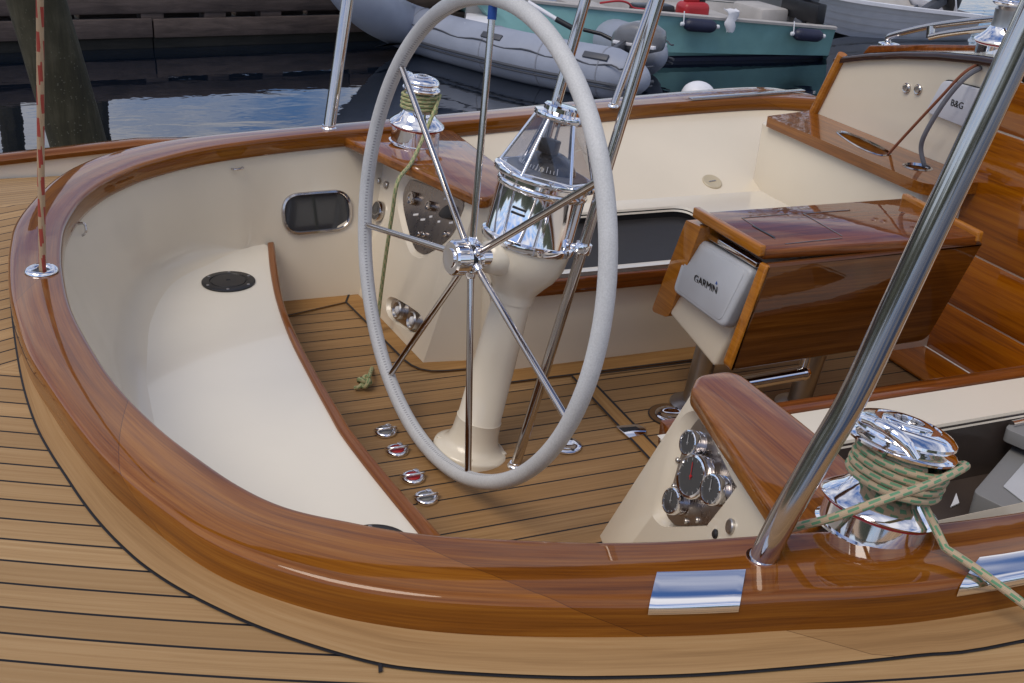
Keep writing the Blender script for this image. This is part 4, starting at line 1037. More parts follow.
cabin = thing('cabin_house', (2.6, 2.3, SOLE), 'cream cabin end with a wooden corner trim and white roof at the right', 'cabin')
b = new(); box(b, (2.14, 2.215, SOLE), (2.32, 2.99, .878), .012); obj('lower_bulkhead', b, M_['cream'], cabin, 60)
XB = 2.33
zr = lambda y: 1.215-.15*((y-2.)/.95)**2
be = [px(810, 116, XB), px(845, 57, XB)]
yl0, yl1 = be[0].y, be[1].y
pts = [Vector((XB, yl0, .86)), Vector((XB, yl1, be[1].z))]+[Vector((XB, y, be[1].z+(zr(y)-zr(yl1)))) for y in (2.75, 2.6, 2.45, 2.3, 2.24)]+[Vector((XB, 2.24, .38)), Vector((XB, yl0, .38))]
b = new(); prism(b, pts, (.03, 0, 0)); obj('upper_bulkhead', b, M_['cream'], cabin, 30)
b = new(); tube(b, [Vector((XB-.004, yl0+.004, .845)), Vector((XB-.004, yl1+.008, be[1].z+.006))], .0165, 10); obj('corner_trim', b, M_['amber'], cabin)
dz = be[1].z-zr(yl1)
ry = [yl1+.01, 2.9, 2.75, 2.6, 2.45, 2.3, 2.1, 1.8, 1.5, 1.1]
b = new(); loft(b, [[Vector((XB-.014, y, zr(y)+dz-.018)), Vector((XB-.016, y, zr(y)+dz-.004)), Vector((XB-.01, y, zr(y)+dz+.002)), Vector((XB+.01, y, zr(y)+dz+.004))] for y in ry]); obj('roof_edge', b, M_['recess_wood'], cabin, 60)
b = new(); loft(b, [[Vector((x, y if k == 0 else y+(.8*y+.4-y)*(x-XB)/(5.2-XB), zr(y)+dz+.005)) for k, x in enumerate((XB+.004, 2.9, 3.6, 5.2))] for y in [yl1+.03]+ry[1:]]); rf_ = obj('roof', b, M_['white'], cabin, 60)
for ya, yt in ((yl0, yl1+.02), (1.02, 1.12)):
    b = new(); sheet(b, [Vector((XB+.01, ya, .7)), Vector((5.2, ya*.8+.4, .7)), Vector((5.2, yt*.8+.4, zr(yl1)+dz)), Vector((XB+.01, yt, zr(yl1)+dz))]); obj('side', b, M_['cream'], cabin)
b = new(); sheet(b, [Vector((5.2, yl0*.8+.4, .7)), Vector((5.2, 1.02*.8+.4, .7)), Vector((5.2, 1.12*.8+.4, zr(yl1)+dz)), Vector((5.2, (yl1+.02)*.8+.4, zr(yl1)+dz))]); obj('front', b, M_['cream'], cabin)
b = new(); box(b, (XB, .98, .4), (XB+.03, 1.22, 1.07)); obj('near_bulkhead', b, M_['cream'], cabin)
b = new(); prism(b, [px(u, v, 2.62) for u, v in ((862, 54), (869, 45.5), (925, 44.5), (1010, 46), (1010, 58), (925, 54))], (.03, 0, 0), .004); obj('roof_coaming', b, M_['wood'], cabin)
# stainless rails on the roof
rail = thing('grab_rail', px(886, 44, 2.8), 'twin stainless grab rail on the cabin roof', 'grab rail')
b = new(); tube(b, catmull([px(u, v, 2.8) for u, v in ((888, 44), (889, 37), (905, 32), (932, 26), (970, 21), (1030, 15))], 5), .011, 12); obj('rail_bar', b, M_['steel'], rail, 60)
b = new(); tube(b, catmull([px(u, v, 2.78) for u, v in ((930, 37), (950, 33), (1000, 27), (1030, 24))], 4), .011, 12); obj('rail_bar', b, M_['steel'], rail, 60)
b = new(); box(b, (-.028, -.03, -.03), (.028, .03, .005), .006, Matrix.Translation(px(889, 44, 2.8))); obj('rail_foot', b, M_['chrome'], rail)
b = new(); tube(b, [px(931, 26, 2.79), px(930, 38, 2.79)], .014, 12); obj('rail_bracket', b, M_['steel'], rail)
for (u, v) in ((907, 88), (918.5, 89.5)):
    t = thing('push_button', px(u, v, XB), 'round steel button on the cream cabin end, one of a pair', 'button', 'pair of buttons on the cabin end')
    b = new(); m = mat_at(px(u, v, XB-.001), (-1, 0, 0)); lathe(b, [(.015, 0), (.015, .004), (.013, .006), (.0105, .005)], m, 28); obj('bezel', b, M_['steel'], t)
    b = new(); lathe(b, [(.0105, .003), (.0095, .0065), (.002, .007)], m, 24); obj('cap', b, M_['brushed'], t)
dsp = thing('instrument_display', px(950, 103, XB), 'white covered instrument display on the cream cabin end beside two buttons', 'display')
XI = XB-.016
q = [px(u, v, XI) for u, v in ((943, 80), (990, 92), (974, 131), (925, 112))]
b = new(); prism(b, round_poly(q, .018), (.016, 0, 0), .004, 3); dc = obj('cover', b, M_['cloth'], dsp, 50)
b = new(); m_ = sum(q, Vector())/4; q2_ = [m_+(p-m_)*1.05 for p in q]; prism(b, [p+Vector((.012, 0, 0)) for p in round_poly(q2_, .018)], (.003, 0, 0)); obj('bezel', b, M_['black'], dsp)
text('lettering', 'B&G', px(957, 104.5, XI-.001), px(963, 107.5, XI)-px(945, 101.5, XI), (0, 0, 1), .026, M_['black'], dc)

shelf_t = .906
sh = [Vector((2.122, 2.94, shelf_t)), Vector((2.122, 2.175, shelf_t)), Vector((XB-.002, 2.175, shelf_t)), Vector((XB-.002, 2.99, shelf_t))]
sp_ = round_poly(sh, [.01, .06, .0, .0], 6)
slot = [pz(u, v, shelf_t) for u, v in ((837, 133), (846, 132.5), (868, 141), (889, 152), (886, 155.5), (876, 154.5), (858, 147))]
slot = catmull(slot, 3, True); cup_c = pz(917.5, 167, shelf_t); cup = [cup_c+Vector((.036*math.cos(2*math.pi*k/28), .036*math.sin(2*math.pi*k/28), 0)) for k in range(28)]
shelf = thing('coaming_shelf', (2.22, 2.55, .875), 'varnished shelf under the cabin end with a long slot and a round cup hole', 'shelf')
b = new(); holed(b, sp_, [slot, cup], (0, 0, -.03))
n_ = len(sp_); lo_ = lift(sp_, -.032); va = [b.verts.new(p) for p in sp_]; vb_ = [b.verts.new(p) for p in lo_]
for k in range(n_): b.faces.new((va[k], va[(k+1) % n_], vb_[(k+1) % n_], vb_[k]))
obj('board', b, M_['slab'], shelf, 50)
def rim_of(loop_, w, z): 
    c = sum(loop_, Vector())/len(loop_); b = new(); 
    A = [b.verts.new(p+(p-c).normalized()*w*.7+Vector((0, 0, .0005))) for p in loop_]; B_ = [b.verts.new(p+Vector((0, 0, z))) for p in loop_]; C_ = [b.verts.new(p-(p-c).normalized()*w*.3+Vector((0, 0, -.004))) for p in loop_]
    for X_, Y_ in ((A, B_), (B_, C_)):
        for k in range(len(A)): b.faces.new((X_[k], X_[(k+1) % len(A)], Y_[(k+1) % len(A)], Y_[k]))
    return b
obj('slot_rim', rim_of(slot, .007, .003), M_['steel'], shelf); obj('cup_rim', rim_of(cup, .009, .003), M_['steel'], shelf)
b = new(); sheet(b, [p+Vector((0, 0, -.024)) for p in slot]); obj('slot_liner', b, M_['mat'], shelf)
b = new(); sheet(b, [p+Vector((0, 0, -.014)) for p in cup]); obj('cup_net', b, M_['navy'], shelf)
# thin lines that run from the roof winch down to the shelf
ow = [px(1002, 58, 2.40), px(985, 62, 2.36), px(965, 72, 2.28), px(940, 98, 2.25), px(912, 128, 2.24), px(892, 150, 2.24), pz(888, 156, shelf_t-.01)]
b = new(); tube(b, catmull(ow, 6), .0042, 8); one('thin_line', b, M_['rope_orange'], 'thin orange line running from the roof winch down to the shelf', 'rope')
gw = [px(1004, 56, 2.42), px(985, 66, 2.35), px(966, 77, 2.27), px(945, 101, 2.24), px(926, 132, 2.23), px(921, 148, 2.24), pz(924, 164, shelf_t+.004), pz(926, 168, shelf_t-.012)]
b = new(); tube(b, catmull(gw, 6), .0068, 8); one('thin_line', b, M_['rope_grey'], 'grey line curving from the roof winch into the round cup hole', 'rope')

door = thing('companionway_boards', (2.3, 1.8, SOLE), 'glossy varnished companionway drop boards closing the cabin entrance at the right', 'drop boards')
zs = [.384, .545, .71, 1.053, 1.19]
for a, c in zip(zs, zs[1:]):
    b = new(); box(b, (2.296, 1.18, a+.0025), (2.322, 2.238, c-.0025), .003); obj('board', b, M_['boards'], door)
b = new()
for z in zs[:-1]: box(b, (2.3005, 1.2, z-.0024), (2.315, 2.238, z+.0024))
obj('seam_strip', b, M_['cream'], door)
b = new(); box(b, (2.29, 1.2, SOLE+.0045), (2.2955, 2.238, SOLE+.011)); obj('sill_strip', b, M_['mark'], door)
b = new(); box(b, (2.13, 1.6, SOLE+.005), (2.2885, 2.24, SOLE+.012), .002); one('threshold_board', b, M_['boards'], 'dark varnished threshold board on the floor before the companionway', 'threshold')

# ================================================================== HARBOUR
b = new(); sheet(b, [Vector((-120, -60, 0)), Vector((160, -60, 0)), Vector((160, 200, 0)), Vector((-120, 200, 0))]); struct('water', b, M_['water'])
da, db_ = pz(0, 54, 0), pz(330, 43, 0); du = (db_-da).normalized(); dang = math.atan2(du.y, du.x)
DM = Matrix.Translation(da) @ Matrix.Rotation(dang, 4, 'Z')
dock = thing('dock', da, 'low weathered timber dock with a bull rail on blocks across the water', 'dock')
b = new(); box(b, (-9, .12, -.1), (5.4, 2.6, .2), 0, DM); obj('float', b, M_['dockwet'], dock)
js = [-9, -4.6, -1.7, 1.1, 3.4, 5.4]
for a, c in zip(js, js[1:]):
    dz_ = random.uniform(-.004, .004); b = new(); box(b, (a+.006, 0, .085+dz_), (c-.006, .06, .225+dz_), .006, DM); obj('fascia_board', b, M_['dock'], dock)
    b = new(); box(b, (a+.004, .04, -.05), (c-.004, .09, .08), .006, DM); obj('fender_board', b, M_['dockwet'], dock)
for a, c in ((-9, -3.1), (-3.1, 2.7), (2.7, 5.4)):
    b = new(); box(b, (a+.004, .01, .262), (c-.004, .2, .385), .012, DM); obj('bull_rail', b, M_['dock'], dock)
for k, x in enumerate((-7.5, -5.4, -3.2, -1.1, -.32, .30, 1.02, 1.5, 1.95, 2.7, 4.2, 5.1)):
    b = new(); box(b, (x, .02, .2), (x+.17, .19, .266), .004, DM); obj('block', b, M_['dock'], dock)
for k in range(24):
    x = -9+k*.6; b = new(); box(b, (x, .2, .2), (x+.565, 2.6, .235), .006, DM); obj('deck_plank', b, M_['dock'], dock)

def pile(base, top_, r, label):
    b = new(); n = 26; uv = b.loops.layers.uv.verify(); rings = []
    P = [base.lerp(top_, k/20) for k in range(21)]
    ring = []
    for i, p in enumerate(P):
        ring.append([b.verts.new(p+Vector((math.cos(2*math.pi*k/n), math.sin(2*math.pi*k/n), 0))*r*(1.06-.1*i/20+random.uniform(-.012, .012)+.02*math.sin(3*2*math.pi*k/n+i*.4))) for k in range(n)])
    for a, c in zip(ring, ring[1:]):
        for k in range(n): b.faces.new((a[k], a[(k+1) % n], c[(k+1) % n], c[k]))
    b.faces.new(ring[-1])
    return one('piling', b, M_['piling'], label, 'piling', None, 60)
p0 = pz(79, 148, 0); pt = py(28, -30, p0.y); pdir = (pt-p0)
pile(p0-pdir*.5, p0+pdir*2.3, .142, 'thick mossy leaning piling standing in the water by the boat stern')
for (u, v, r, hh_) in ((9, 110, .09, 2.6), (106, 110, .07, 2.4)):
    d = pz(u, v, 0); k = 9.8/d.y; bb = Vector((d.x*k, 9.8, -.3)); pile(bb, bb+Vector((-.12 if u > 50 else 0, 0, hh_)), r, 'slim tall piling behind the dock seen as a wavering reflection '+('next to the leaning piling' if u > 50 else 'at the left border'))

# ---------------- inflatable dinghy
ZT = .17
nt_ = [(644, 82), (632, 78), (600, 72), (564, 65.5), (526, 58), (488, 49), (450, 39.5)]
ft_ = [(560, 23), (600, 37), (640, 51), (654, 55.5), (662, 58)]
npts = [pz(u, v, ZT) for u, v in nt_]; fpts = [pz(u, v, ZT) for u, v in ft_]
bow = [pz(406, 26, .21), py(374, 9, 8.4), py(352, -12, 8.35), py(342, -34, 8.4), py(352, -54, 8.5), py(395, -52, 8.62), py(450, -26, 8.7), py(510, 3, 8.7)]
U = catmull(npts+bow+fpts, 5); nU = len(U)
rad = []
for i in range(nU):
    e = min(i, nU-1-i)/5.; rad.append(.184*min(1, .3+.7*(e/1.6)) if e < 1.6 else .184)
din = thing('inflatable_dinghy', (sum(p.x for p in U)/nU, sum(p.y for p in U)/nU, 0), 'grey inflatable dinghy with dark rub strakes floating between the sailboat and the dock', 'dinghy')
b = new(); tube(b, U, rad, 26); obj('tube', b, M_['hyp'], din, 80)
ctr = sum(U, Vector())/nU
for off, h, rr_, nm in ((.180, -.035, .012, 'rub_strake'), (.172, -.065, .009, 'rub_strake'), (.163, .097, .0065, 'grab_line')):
    P = []
    for i in range(4, nU-4):
        t = (U[i+1]-U[i-1]); n = Vector((t.y, -t.x, 0)).normalized()
        if n.dot(U[i]-ctr) < 0: n = -n
        sag = -.012*(1-math.sin(i*1.1)) if nm == 'grab_line' else 0
        P.append(U[i]+n*off+Vector((0, 0, h+sag)))
    b = new(); tube(b, P, rr_, 8); obj(nm, b, M_['hypdark'], din)
for i in (9, 17, 24, 33):
    t = (U[i+1]-U[i-1]).normalized(); b = new(); x_, y_, z_ = frame(t)
    tube(b, [U[i]+(x_*math.cos(2*math.pi*k/40)+y_*math.sin(2*math.pi*k/40))*.1825 for k in range(40)], .006, 6, True); obj('seam_tape', b, M_['hypseam'], din)
i0 = 3; fl0 = [npts[1], npts[4], npts[6], bow[0], bow[1], bow[5], bow[6], fpts[1], fpts[3]]
b = new(); sheet(b, [Vector((p.x, p.y, .1)) for p in fl0]); obj('floor', b, M_['hypdark'], din)
st0, st1 = npts[2].lerp(npts[1], .2), fpts[1].lerp(fpts[2], .9)
b = new(); w = (st1-st0).normalized(); prism(b, [Vector((st0.x, st0.y, -.05)), Vector((st1.x, st1.y, -.05)), Vector((st1.x, st1.y, .34)), Vector((st0.x, st0.y, .34))], w.cross(Vector((0, 0, 1)))*.035, .005); obj('transom', b, M_['hypdark'], din)
a_, c_2 = npts[5].lerp(npts[6], .3), bow[6].lerp(bow[7], .5)
wv_ = (c_2-a_).normalized().cross(Vector((0, 0, 1)))
b = new(); prism(b, [Vector((p.x, p.y, .31)) for p in (a_-wv_*.11, c_2-wv_*.11, c_2+wv_*.11, a_+wv_*.11)], (0, 0, .03), .006); obj('thwart', b, M_['boatwhite'], din)
for i in (1.9, 4.6):
    q = npts[int(i)].lerp(npts[int(i)+1], i % 1); t = (npts[int(i)+1]-npts[int(i)]).normalized(); n = Vector((t.y, -t.x, 0)); n = n if n.y < 0 else -n
    c = q+n*.131+Vector((0, 0, .131)); m = mat_at(c, (n+Vector((0, 0, 1))).normalized(), t)
    b = new(); box(b, (-.1, -.025, -.008), (.1, .025, .012), .006, m); obj('grab_handle', b, M_['hypdark'], din)
oar = thing('oar', py(556, 18, 7.6), 'pale oar with a dark grip lying across the inflatable dinghy', 'oar')
o0, o1, o2 = py(528, 2, 7.75), py(556, 19, 7.6), py(576, 30, 7.5)
b = new(); tube(b, [o0, o1], .016, 10); obj('shaft', b, M_['boatwhite'], oar); b = new(); tube(b, [o1, o2], .021, 10); obj('grip', b, M_['black'], oar)

def outboard(c, s, yaw, tilt_, label, m):
    t = thing('outboard_motor', c, label, 'outboard motor')
    T = Matrix.Translation(c) @ Matrix.Rotation(yaw, 4, 'Z') @ Matrix.Rotation(tilt_, 4, 'Y') @ Matrix.Diagonal((s, s, s, 1))
    b = new()
    secs = []
    for x, w, h0, h1 in ((-.21, .05, .06, .13), (-.19, .085, .01, .17), (-.1, .115, -.02, .21), (.03, .12, -.03, .215), (.14, .11, -.03, .18), (.2, .08, -.02, .12), (.215, .05, .0, .08)):
        ring = []
        for k in range(20):
            a = 2*math.pi*k/20; cx, sy = math.cos(a), math.sin(a)
            ring.append(T @ Vector((x, w*math.copysign(abs(cx)**.6, cx), (h0+h1)/2+(h1-h0)/2*math.copysign(abs(sy)**.6, sy))))
        secs.append(ring)
    loft(b, secs, True)
    for q in (secs[0], secs[-1]): sheet(b, q)
    bmesh.ops.remove_doubles(b, verts=b.verts, dist=1e-5); obj('cowl', b, m, t, 60)
    b = new(); box(b, (-.06, -.05, -.55), (.07, .05, -.02), .02, T); box(b, (-.12, -.012, -.62), (.16, .012, -.5), .005, T); obj('leg', b, M_['hypdark'], t)
    b = new(); box(b, (.08, -.09, -.2), (.17, .09, -.02), .02, T); obj('bracket', b, M_['black'], t)
    b = new(); tube(b, [T @ Vector((.19, 0, .03)), T @ Vector((.34, .0, .07)), T @ Vector((.5, .0, .08))], .016*s, 10); obj('tiller', b, M_['black'], t)
    b = new(); box(b, (-.19, -.121, .035), (.17, .121, .06), .004, T); obj('cowl_band', b, M_['boatwhite'], t)
    return t
sm = st0.lerp(st1, .52); sv = (npts[1]-npts[3]); sv = Vector((sv.x, sv.y, 0)).normalized()
outboard(Vector((sm.x, sm.y, .27))+sv*.12, .95, math.atan2(sv.y, sv.x)+math.pi, 0, 'grey outboard motor on the stern of the inflatable dinghy', M_['engine'])

# ---------------- turquoise skiff
def shell(name, gun, bot, across, m, parent, steps=1, inner=None):
    """one side, the other side, stern: rows of outline points with lap steps"""
    n = len(gun); rows = []
    for s in range(steps+1):
        t = s/steps
        rows.append([g.lerp(c, t) for g, c in zip(gun, bot)])
    b = new()
    for s in range(steps):
        A = rows[s]; B_ = rows[s+1]
        n_out = (-across).normalized()*(.014 if steps > 1 else 0)
        loft(b, [A, [p+n_out for p in B_]])
        if steps > 1 and s < steps-1: loft(b, [[p+n_out for p in B_], B_])
    return b
G = [py(470, -6, 8.42), py(560, 4, 8.25), py(640, 11.5, 8.12), py(740, 20, 8.03), py(836, 28, 8.0)]
Bt = [pz(540, 64, .0), pz(610, 63, 0), pz(690, 61, 0), pz(760, 59.5, 0), pz(823, 57.5, 0)]
G2 = catmull(G, 5); B2 = [p-Vector((0, 0, .12)) for p in catmull(Bt, 5)]
ac = Vector((.05, 1.25, 0))
sk_ = thing('skiff', sum(B2, Vector())/len(B2), 'turquoise skiff with pale gunwale moored behind the inflatable dinghy', 'skiff')
mids = [g.lerp(c, .62)+Vector((0, -.03, 0)) for g, c in zip(G2, B2)]
b = new(); ch_ = [Vector((m.x+(c.x-m.x)*.55, m.y+(c.y-m.y)*.55, .05)) for m, c in zip(mids, B2)]; loft(b, [ch_, [p+Vector((0, .02, -.02)) for p in ch_], B2]); obj('chine_shade', b, M_['navy'], sk_, 30)  # dark strip stands in for the shadow under the hull chine
b = new(); loft(b, [G2, [g.lerp(c, .58) for g, c in zip(G2, mids)], mids, ch_]); 
F2 = [p+ac for p in G2]; FB = [p+ac*.8 for p in B2]; loft(b, [F2, FB]); 
sheet(b, [G2[-1], mids[-1], B2[-1], FB[-1], F2[-1]]); sheet(b, [G2[0], B2[0], FB[0], F2[0]]); obj('hull', b, M_['teal'], sk_, 30)
b = new(); inn_ = [p+Vector((.0, .04, 0)) for p in G2]; finn = [p-Vector((0, .04, 0)) for p in F2]
flr = [p.lerp(q, .12) for p, q in zip(inn_, finn)]; flr = [Vector((p.x, p.y, .14)) for p in flr]; flf = [Vector((q.x, q.y-.1, .14)) for q in finn]
loft(b, [inn_, flr, flf, finn]); sheet(b, [inn_[-1]-Vector((.03, 0, 0)), flr[-1]-Vector((.03, 0, 0)), flf[-1]-Vector((.03, 0, 0)), finn[-1]-Vector((.03, 0, 0))]); obj('inside', b, M_['inside'], sk_, 30)
b = new(); loft(b, [[p+Vector((0, -.018, -.014)), p+Vector((0, -.02, .006)), p+Vector((0, .0, .013)), p+Vector((0, .045, .012)), p+Vector((0, .045, -.01))] for p in G2]); obj('gunwale', b, M_['inside'], sk_, 50)
b = new(); loft(b, [[p+Vector((0, -.04, .01)), p+Vector((0, .02, .012))] for p in F2]); obj('gunwale', b, M_['inside'], sk_, 50)
for k in (8, 15):
    p, q = inn_[k], finn[k]; b = new(); prism(b, [p+Vector((-.14, 0, -.06)), q+Vector((-.14, 0, -.06)), q+Vector((.14, 0, -.06)), p+Vector((.14, 0, -.06))], (0, 0, .03), .006); obj('thwart', b, M_['inside'], sk_)
p = G2[-1].lerp(F2[-1], .5); b = new(); box(b, (p.x-.42, p.y-.05, .15), (p.x-.12, p.y+.45, .37), .03); obj('stern_locker', b, M_['inside'], sk_)
b = new(); box(b, (p.x-.12, p.y-.45, .3), (p.x-.02, p.y+.1, .47), .012); obj('motor_pad', b, M_['black'], sk_)
outboard(Vector((p.x+.12, p.y-.1, .62)), 1.0, R(200), R(-28), 'grey outboard motor tilted up on the stern of the turquoise skiff', M_['engine'])
def fender(u, v, label):
    k = min(range(len(G2)), key=lambda i: abs(ray(u, v).x/ray(u, v).y-G2[i].x/G2[i].y)); y_ = G2[k].y-.05
    c = py(u, v, y_); ax_ = (G2[k]-G2[k-1]).normalized()
    t = thing('boat_fender', c, label, 'fender', 'navy fenders along the skiff'); m = mat_at(c-ax_*.135, ax_)
    b = new(); lathe(b, [(.012, -.015), (.036, .0), (.05, .025), (.054, .05), (.054, .22), (.05, .245), (.036, .27), (.012, .285)], m, 24); obj('body', b, M_['navy'], t, 60)
    b = new(); lathe(b, [(.008, -.045), (.017, -.039), (.019, -.023), (.014, -.011)], m, 14); obj('end_eye', b, M_['cloth'], t); b = new(); lathe(b, [(.014, .281), (.019, .293), (.017, .309), (.008, .315)], m, 14); obj('end_eye', b, M_['cloth'], t)
    b = new(); tube(b, [c-ax_*.15, c-ax_*.14+Vector((0, .03, .1))], .005, 6); obj('lanyard', b, M_['cloth'], t)
fender(700, 25.5, 'navy fender hanging on the skiff side below the red fuel tank')
fender(808, 35, 'navy fender hanging near the right end of the turquoise skiff')
rc = py(731, 17, G2[16].y-.03); b = new()
rws = []
for i in range(9):
    s = i/8; rws.append([rc+Vector((.055*math.cos(math.pi*k/6)*(1-.25*s)+.012*math.sin(9*s+k), -.012-.02*math.sin(math.pi*k/6)-.01*math.sin(5*s+k*1.3), .05-.17*s+.008*math.sin(3*k))) for k in range(7)])
rws.insert(0, [q+Vector((0, .06, .012)) for q in rws[0]])
loft(b, rws); bmesh.ops.solidify(b, geom=b.faces[:], thickness=.006); one('cloth_rag', b, M_['cloth'], 'white rag draped over the gunwale of the turquoise skiff', 'rag', None, 80)
tc = py(693, 5, G2[15].y+.45); tk_ = thing('fuel_tank', tc-Vector((0, 0, .12)), 'red plastic fuel tank standing inside the turquoise skiff', 'fuel tank')
b = new(); box(b, (tc.x-.13, tc.y-.1, tc.z-.16), (tc.x+.13, tc.y+.1, tc.z+.03), .05, None, 5); box(b, (tc.x-.09, tc.y-.03, tc.z+.02), (tc.x+.05, tc.y+.03, tc.z+.07), .016); obj('body', b, M_['tank'], tk_, 60)
b = new(); lathe(b, [(.035, 0), (.035, .03), (.028, .036)], Matrix.Translation((tc.x+.08, tc.y, tc.z+.022)), 20); obj('filler_cap', b, M_['black'], tk_)
b = new(); hs = [py(u, v, G2[11].y+.3) for u, v in ((600, 3), (618, 1), (628, 3), (634, 8), (650, 9.5), (662, 9))]; tube(b, catmull(hs, 5), .009, 8); one('fuel_hose', b, M_['tank'], 'red hose lying inside the turquoise skiff', 'hose')
b = new(); box(b, (tc.x-.55, tc.y-.05, tc.z-.1), (tc.x-.2, tc.y+.15, tc.z+.0), .02); one('battery_box', b, M_['black'], 'black box beside the red fuel tank in the skiff', 'box')

# ---------------- white lapstrake boat
Gw = [py(690, -46, 10.0), py(760, -22, 9.5), py(830, -4, 9.1), py(900, 7, 8.85), py(984, 16.5, 8.7)]
Bw = [py(765, 0, 9.7), py(800, 14, 9.45), py(850, 31, 9.25), pz(905, 38.5, 0), pz(966, 38.5, 0)]
Gw2, Bw2 = catmull(Gw, 5), [p-Vector((0, 0, .05)) for p in catmull(Bw, 5)]
lap = thing('rowing_boat', sum(Bw2, Vector())/len(Bw2), 'white lapstrake boat with overlapping planks moored beyond the skiff', 'boat')
b = shell('hull', Gw2, Bw2, Vector((0, 1, 0)), None, None, 5)
fw = [p+Vector((.2, 1.4, 0)) for p in Gw2]; fb_ = [p+Vector((.2, 1.1, 0)) for p in Bw2]; loft(b, [fw, fb_]); sheet(b, [Gw2[-1], Bw2[-1], fb_[-1], fw[-1]]); obj('hull', b, M_['boatwhite'], lap, 20)
b = new(); loft(b, [[p+Vector((0, -.03, -.02)), p+Vector((0, -.032, .012)), p+Vector((0, .05, .014)), p+Vector((0, .05, -.012))] for p in Gw2]); obj('gunwale', b, M_['boatwhite'], lap, 50)
b = new(); loft(b, [[p+Vector((0, .05, 0)) for p in Gw2], [Vector((p.x, p.y+.25, .2)) for p in Gw2], [Vector((p.x, p.y-.1, .2)) for p in fw], fw]); obj('inside', b, M_['inside'], lap, 40)
pw = Gw2[-1].lerp(fw[-1], .35)
outboard(pw+Vector((-.25, -.1, .12)), .8, R(190), R(-65), 'dark outboard motor at the stern of the white lapstrake boat', M_['black'])
bc = pz(698, 95, .03); b = new(); sphere(b, bc, .125, 1, 1, .8, 24); one('mooring_buoy', b, M_['boatwhite'], 'white mooring buoy just showing above the far coaming', 'buoy', None, 180)

# ---------------- trees on the far shore: seen as reflections in the varnish and the water
def leaf_mat(name, c0, c1):
    m, nt, b = mat(name); g = N(nt, 'ShaderNodeNewGeometry'); r = ramp(nt, [(0., c0), (1., c1)])
    nt.links.new(g.outputs['Random Per Island'], r.inputs[0]); nt.links.new(r.outputs[0], b.inputs['Base Color']); b.inputs['Roughness'].default_value = .6; return m
M_['leaf'] = leaf_mat('tree_leaves', (.02, .04, .01), (.07, .1, .03)); M_['bark'] = weathered('tree_bark', (.03, .022, .015), (.06, .045, .03), (.1, .08, .055), 'Z')
M_['unseen_hill'] = plain('unseen_hillside', (.05, .06, .03), .9, var=.5, vscale=.6, bumpy=1., bscale=1.5)
def tree(base, h, r, label, nl=2600):
    t = thing('shore_tree', base, label, 'tree', 'trees on the far shore')
    b = new(); top_ = base+Vector((.2, 0, h*.8)); tube(b, catmull([base, base+Vector((-.1, .1, h*.3)), base+Vector((.1, 0, h*.55)), top_], 5), [.2*(1-.8*k/15) for k in range(16)], 10)
    cl = []
    for k in range(22):
        a = random.uniform(0, 6.28); q = random.random()**.5; z = h*(.38+.6*random.random()); rr_ = r*q*(1-.5*(z/h-.4))
        c = base+Vector((math.cos(a)*rr_, math.sin(a)*rr_, z)); cl.append(c)
        s = base+Vector((0, 0, min(z*.75, h*.7))); tube(b, [s, s.lerp(c, .5)+Vector((0, 0, .1)), c], [.06, .035, .012], 6)
    obj('trunk', b, M_['bark'], t)
    b = new()
    for k in range(nl):
        c = random.choice(cl); p = c+Vector((random.gauss(0, .34), random.gauss(0, .34), random.gauss(0, .27)))*r*.5
        x = Vector((random.uniform(-1, 1), random.uniform(-1, 1), random.uniform(-1, 1))).normalized(); y = x.orthogonal(); s = random.uniform(.07, .15)
        sheet(b, [p-x*s, p+y*s*.5, p+x*s, p-y*s*.5])
    obj('crown', b, M_['leaf'], t, None)
b = new(); rows = []
for i in range(30):
    x = -60+i*5; rows.append([Vector((x, 24+2*math.sin(i*1.3), -.5)), Vector((x, 26+2*math.sin(i*1.3), .5+.3*math.sin(i*2.1))), Vector((x, 40, 1.3)), Vector((x, 90, 2.))])
loft(b, rows); struct('far_bank', b, M_['dockwet'])
b = new(); rows = []
for i in range(49):
    a = R(118+i*5.2); rr_ = 46+6*math.sin(i*.7); hh_ = 5.5+2.*math.sin(i*.9)+1.5*math.sin(i*2.3+1); c_, s_2 = math.sin(a), math.cos(a)
    rows.append([Vector((c_*rr_, s_2*rr_, -.5)), Vector((c_*(rr_+5), s_2*(rr_+5), hh_*.55)), Vector((c_*(rr_+14), s_2*(rr_+14), hh_*.9)), Vector((c_*(rr_+30), s_2*(rr_+30), hh_))])
loft(b, rows); struct('unseen_hills', b, M_['unseen_hill'])  # ring out of view, added to give chrome and varnish dark reflections
for k, (x, y, h, r) in enumerate(((19, 27, 8.5, 3.0), (25, 28, 9.5, 3.3), (33, 29, 8, 3.), (-14, 28, 5.5, 2.2))):
    tree(Vector((x, y, .3)), h, r, ['leafy tree on the far bank ahead of the boat, reflected in the table top', 'taller leafy tree on the far bank beyond the first', 'rounded tree farthest along the bank', 'low tree on the bank astern'][k])

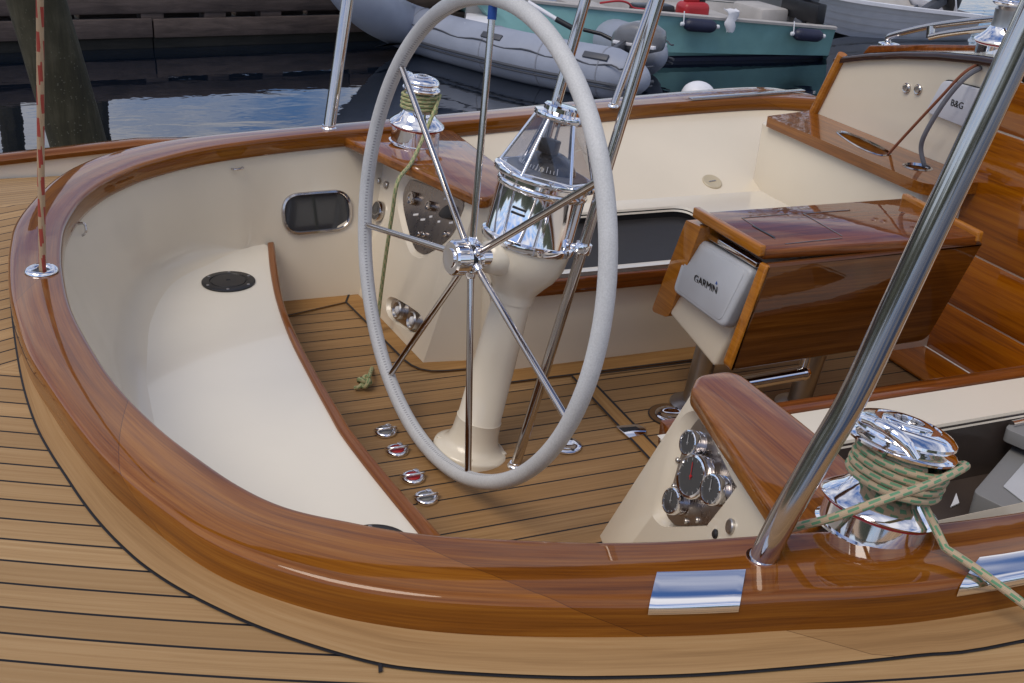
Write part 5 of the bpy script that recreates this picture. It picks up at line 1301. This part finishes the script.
# ================================================================== LIGHT
world = bpy.data.worlds.new('World'); scene.world = world; world.use_nodes = True
nt = world.node_tree; bg = nt.nodes['Background']
EL, AZ_ = R(57), R(245)                       # sun height and bearing (clockwise from +Y)
sky = N(nt, 'ShaderNodeTexSky', sky_type='NISHITA'); sky.sun_disc = False; sky.sun_elevation = EL; sky.sun_rotation = AZ_; sky.air_density = 1.0; sky.dust_density = .1; sky.ozone_density = 4.
co = coords(nt, 'Generated')
sx = N(nt, 'ShaderNodeSeparateXYZ'); nt.links.new(co, sx.inputs[0])
zc_ = math_(nt, 'MAXIMUM', sx.outputs[2], .06)
cb = N(nt, 'ShaderNodeCombineXYZ'); nt.links.new(math_(nt, 'DIVIDE', sx.outputs[0], zc_), cb.inputs[0]); nt.links.new(math_(nt, 'DIVIDE', sx.outputs[1], zc_), cb.inputs[1])
n1 = noise(nt, cb.outputs[0], .8, 7, .6, .4)
cr = ramp(nt, [(.40, (0, 0, 0)), (.60, (1, 1, 1))]); nt.links.new(n1, cr.inputs[0])
cl_ = mixc(nt, noise(nt, cb.outputs[0], 1.7, 4), (6.6, 6.5, 6.8), (11.6, 11.3, 11.2))
blue = mixc(nt, 1., sky.outputs[0], (.86, 1., 1.24), 'MULTIPLY')
nt.links.new(mixc(nt, math_(nt, 'MULTIPLY', cr.outputs[0], .9), blue, cl_), bg.inputs[0])
bg.inputs[1].default_value = .1
sun = bpy.data.lights.new('sun', 'SUN'); sun.energy = 1.7; sun.angle = R(32); sun.color = (1, .9, .76)
so = bpy.data.objects.new('sun', sun); COL.objects.link(so)
sd = Vector((math.sin(AZ_)*math.cos(EL), math.cos(AZ_)*math.cos(EL), math.sin(EL)))
so.rotation_euler = sd.to_track_quat('Z', 'Y').to_euler(); so.location = (0, 0, 20)

scene.view_settings.view_transform = 'Standard'; scene.view_settings.look = 'None'; scene.view_settings.exposure = .04; scene.view_settings.gamma = 1
scene.render.engine = 'CYCLES'; scene.cycles.max_bounces = 8; scene.cycles.use_denoising = True
